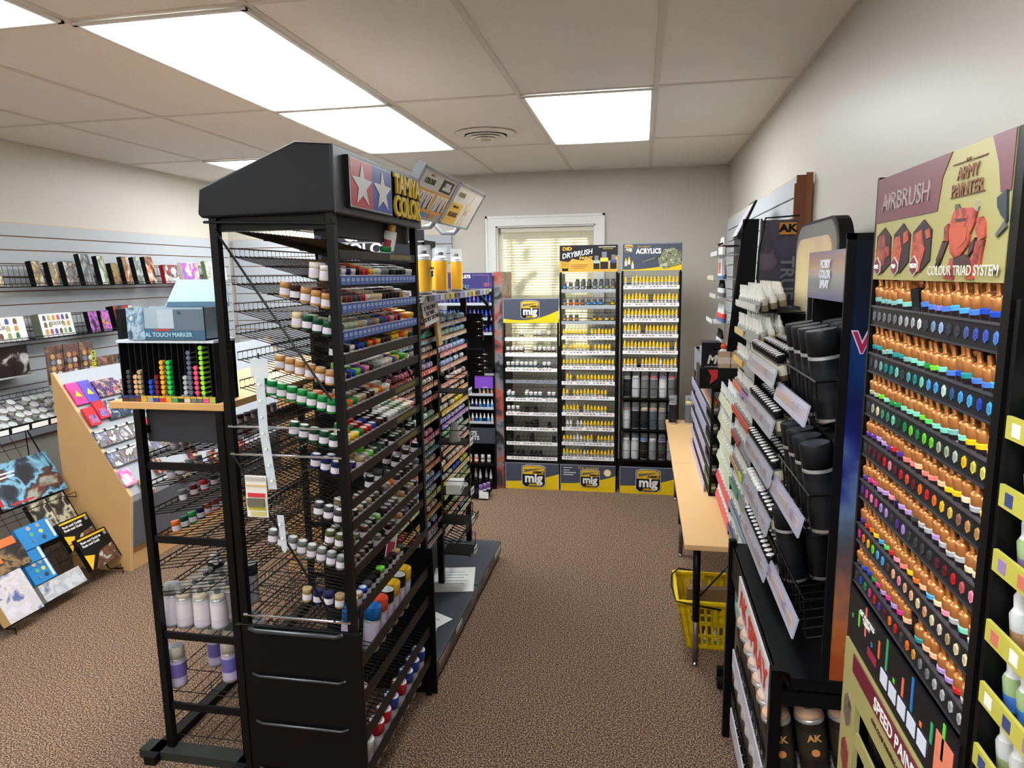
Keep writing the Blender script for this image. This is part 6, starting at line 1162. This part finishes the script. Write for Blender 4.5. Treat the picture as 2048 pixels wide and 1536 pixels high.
def pal_(t, w_, h):
    mb = MB(); cc = [(90, 130, 170), (60, 70, 90), (100, 170, 130), (210, 200, 120), (200, 170, 150), (150, 160, 170)]
    for r_ in range(3):
        for k in range(2): mb.prism([(w_*(.35+k*.28)+.012*math.cos(q*PI/4), .03+r_*.035+.012*math.sin(q*PI/4)) for q in range(8)], -.004, 0, M(cc[(r_*2+k) % 6], .3))
    mb.box(w_-.02, w_-.006, -.002, 0, .01, h-.01, PAPER); mb.build('paint_circles', t)
LBX = M((40, 130, 196), .35)
for i, (x, s, lb_) in enumerate(((.08, .06, 'light blue watercolour set at the cut-off end of the floor rack'), (.225, .09, 'light blue watercolour set upright beside the grey carton'), (.27, .27, 'light blue set behind, above the empty pocket'))):
    mpack(lb_, x, s, .13 if i < 2 else .20, .20 if i < 2 else .12, LBX, d=.02, extra=pal_, spine=LBX, name='paint_set', cat='paint set', off=.03+.01*i)
mpack('pale grey model carton lying low in the floor rack', .18, -.01, .25, .09, ART([(200, 204, 206), (170, 174, 178), (206, 206, 204), (120, 122, 140)], 12, 220), d=.05, spine=M((160, 166, 166), .4), off=.10)
mpack('beige and white upright model box at the near corner of the floor rack', -.04, -.02, .18, .22, ART([(206, 200, 206), (190, 186, 190), (206, 200, 196), (90, 100, 150)], 12, 230), d=.05, spine=M((206, 170, 110), .4), off=.12)
mpack('box with an orange lettered tag and tank picture', -.06, .33, .22, .14, ART([(206, 206, 204), (120, 110, 90), (60, 60, 66), (190, 180, 170)], 14, 240), extra=lambda t, w_, h: MB().box(.05, .17, -.004, 0, h-.01, h+.03, M((226, 110, 50), .4)).build('orange_tag', t))
mpack('black box with orange title and brown rubble picture', .02, .21, .24, .13, ART([(30, 26, 24), (60, 46, 34), (150, 120, 80), (40, 36, 30)], 14, 241), extra=lambda t, w_, h: MB().box(.12, .22, -.004, 0, h-.01, h+.03, M((226, 110, 50), .4)).box(.02, .11, -.003, 0, h*.4, h*.6, M((226, 110, 50), .4)).build('orange_tag', t), off=.06)

# ================================================================ past 300 of a kind: the ones that show least become one mass each
def gather(limit=300):
    bpy.context.view_layer.update(); org = Vector((0, 0, 1.63)); kinds = {}; gone = []
    for o in list(COL.objects):
        if o.parent is None and 'label' in o: kinds.setdefault(o.name.split('.')[0], []).append(o)
    fams = {}
    for o in COL.objects:
        if o.parent is not None: fams.setdefault(o.parent.name, []).append(o)
    for k, lst in kinds.items():
        if len(lst) <= limit: continue
        sc_ = []
        for o in lst:
            lx, ly = LOC.get(o.name, (1, 0)); sc_.append(((o.matrix_world.translation-org).length+(8*ly if lx > .06 else 0), len(sc_), o))
        sc_.sort(); rest = [q[2] for q in sc_[limit:]]
        V, F, MI, SM, mats = [], [], [], [], []
        for o in rest:
            for c in ([o] if o.type == 'MESH' else fams.get(o.name, [])):
                me = c.data; mw = c.matrix_world; b0 = len(V); V += [tuple(mw @ v.co) for v in me.vertices]
                mp = []
                for mt in me.materials:
                    if mt not in mats: mats.append(mt)
                    mp.append(mats.index(mt))
                for pl_ in me.polygons: F.append(tuple(b0+i for i in pl_.vertices)); MI.append(mp[pl_.material_index]); SM.append(pl_.use_smooth)
        gone += rest+[c for o in rest for c in fams.get(o.name, [])]
        me = bpy.data.meshes.new(k); me.from_pydata(V, [], F)
        for mt in mats: me.materials.append(mt)
        me.polygons.foreach_set('material_index', MI); me.polygons.foreach_set('use_smooth', SM); me.update()
        r = bpy.data.objects.new('remaining_'+k+'s', me); COL.objects.link(r)
        nm = {'enamel_jar': 'remaining small enamel jars deep on the wire shelves', 'white_dropper': 'remaining white droppers filling the trays behind the front ones', 'paint_pot': 'remaining domed pots deeper in the pot rack trays', 'paint_bottle': 'remaining bottles behind the front rows of the aisle racks'}
        tag(r, nm.get(k, 'remaining stock deeper on the shelves behind the front items'), 'paint containers', kind='stuff')
    bpy.data.batch_remove(gone)
gather()
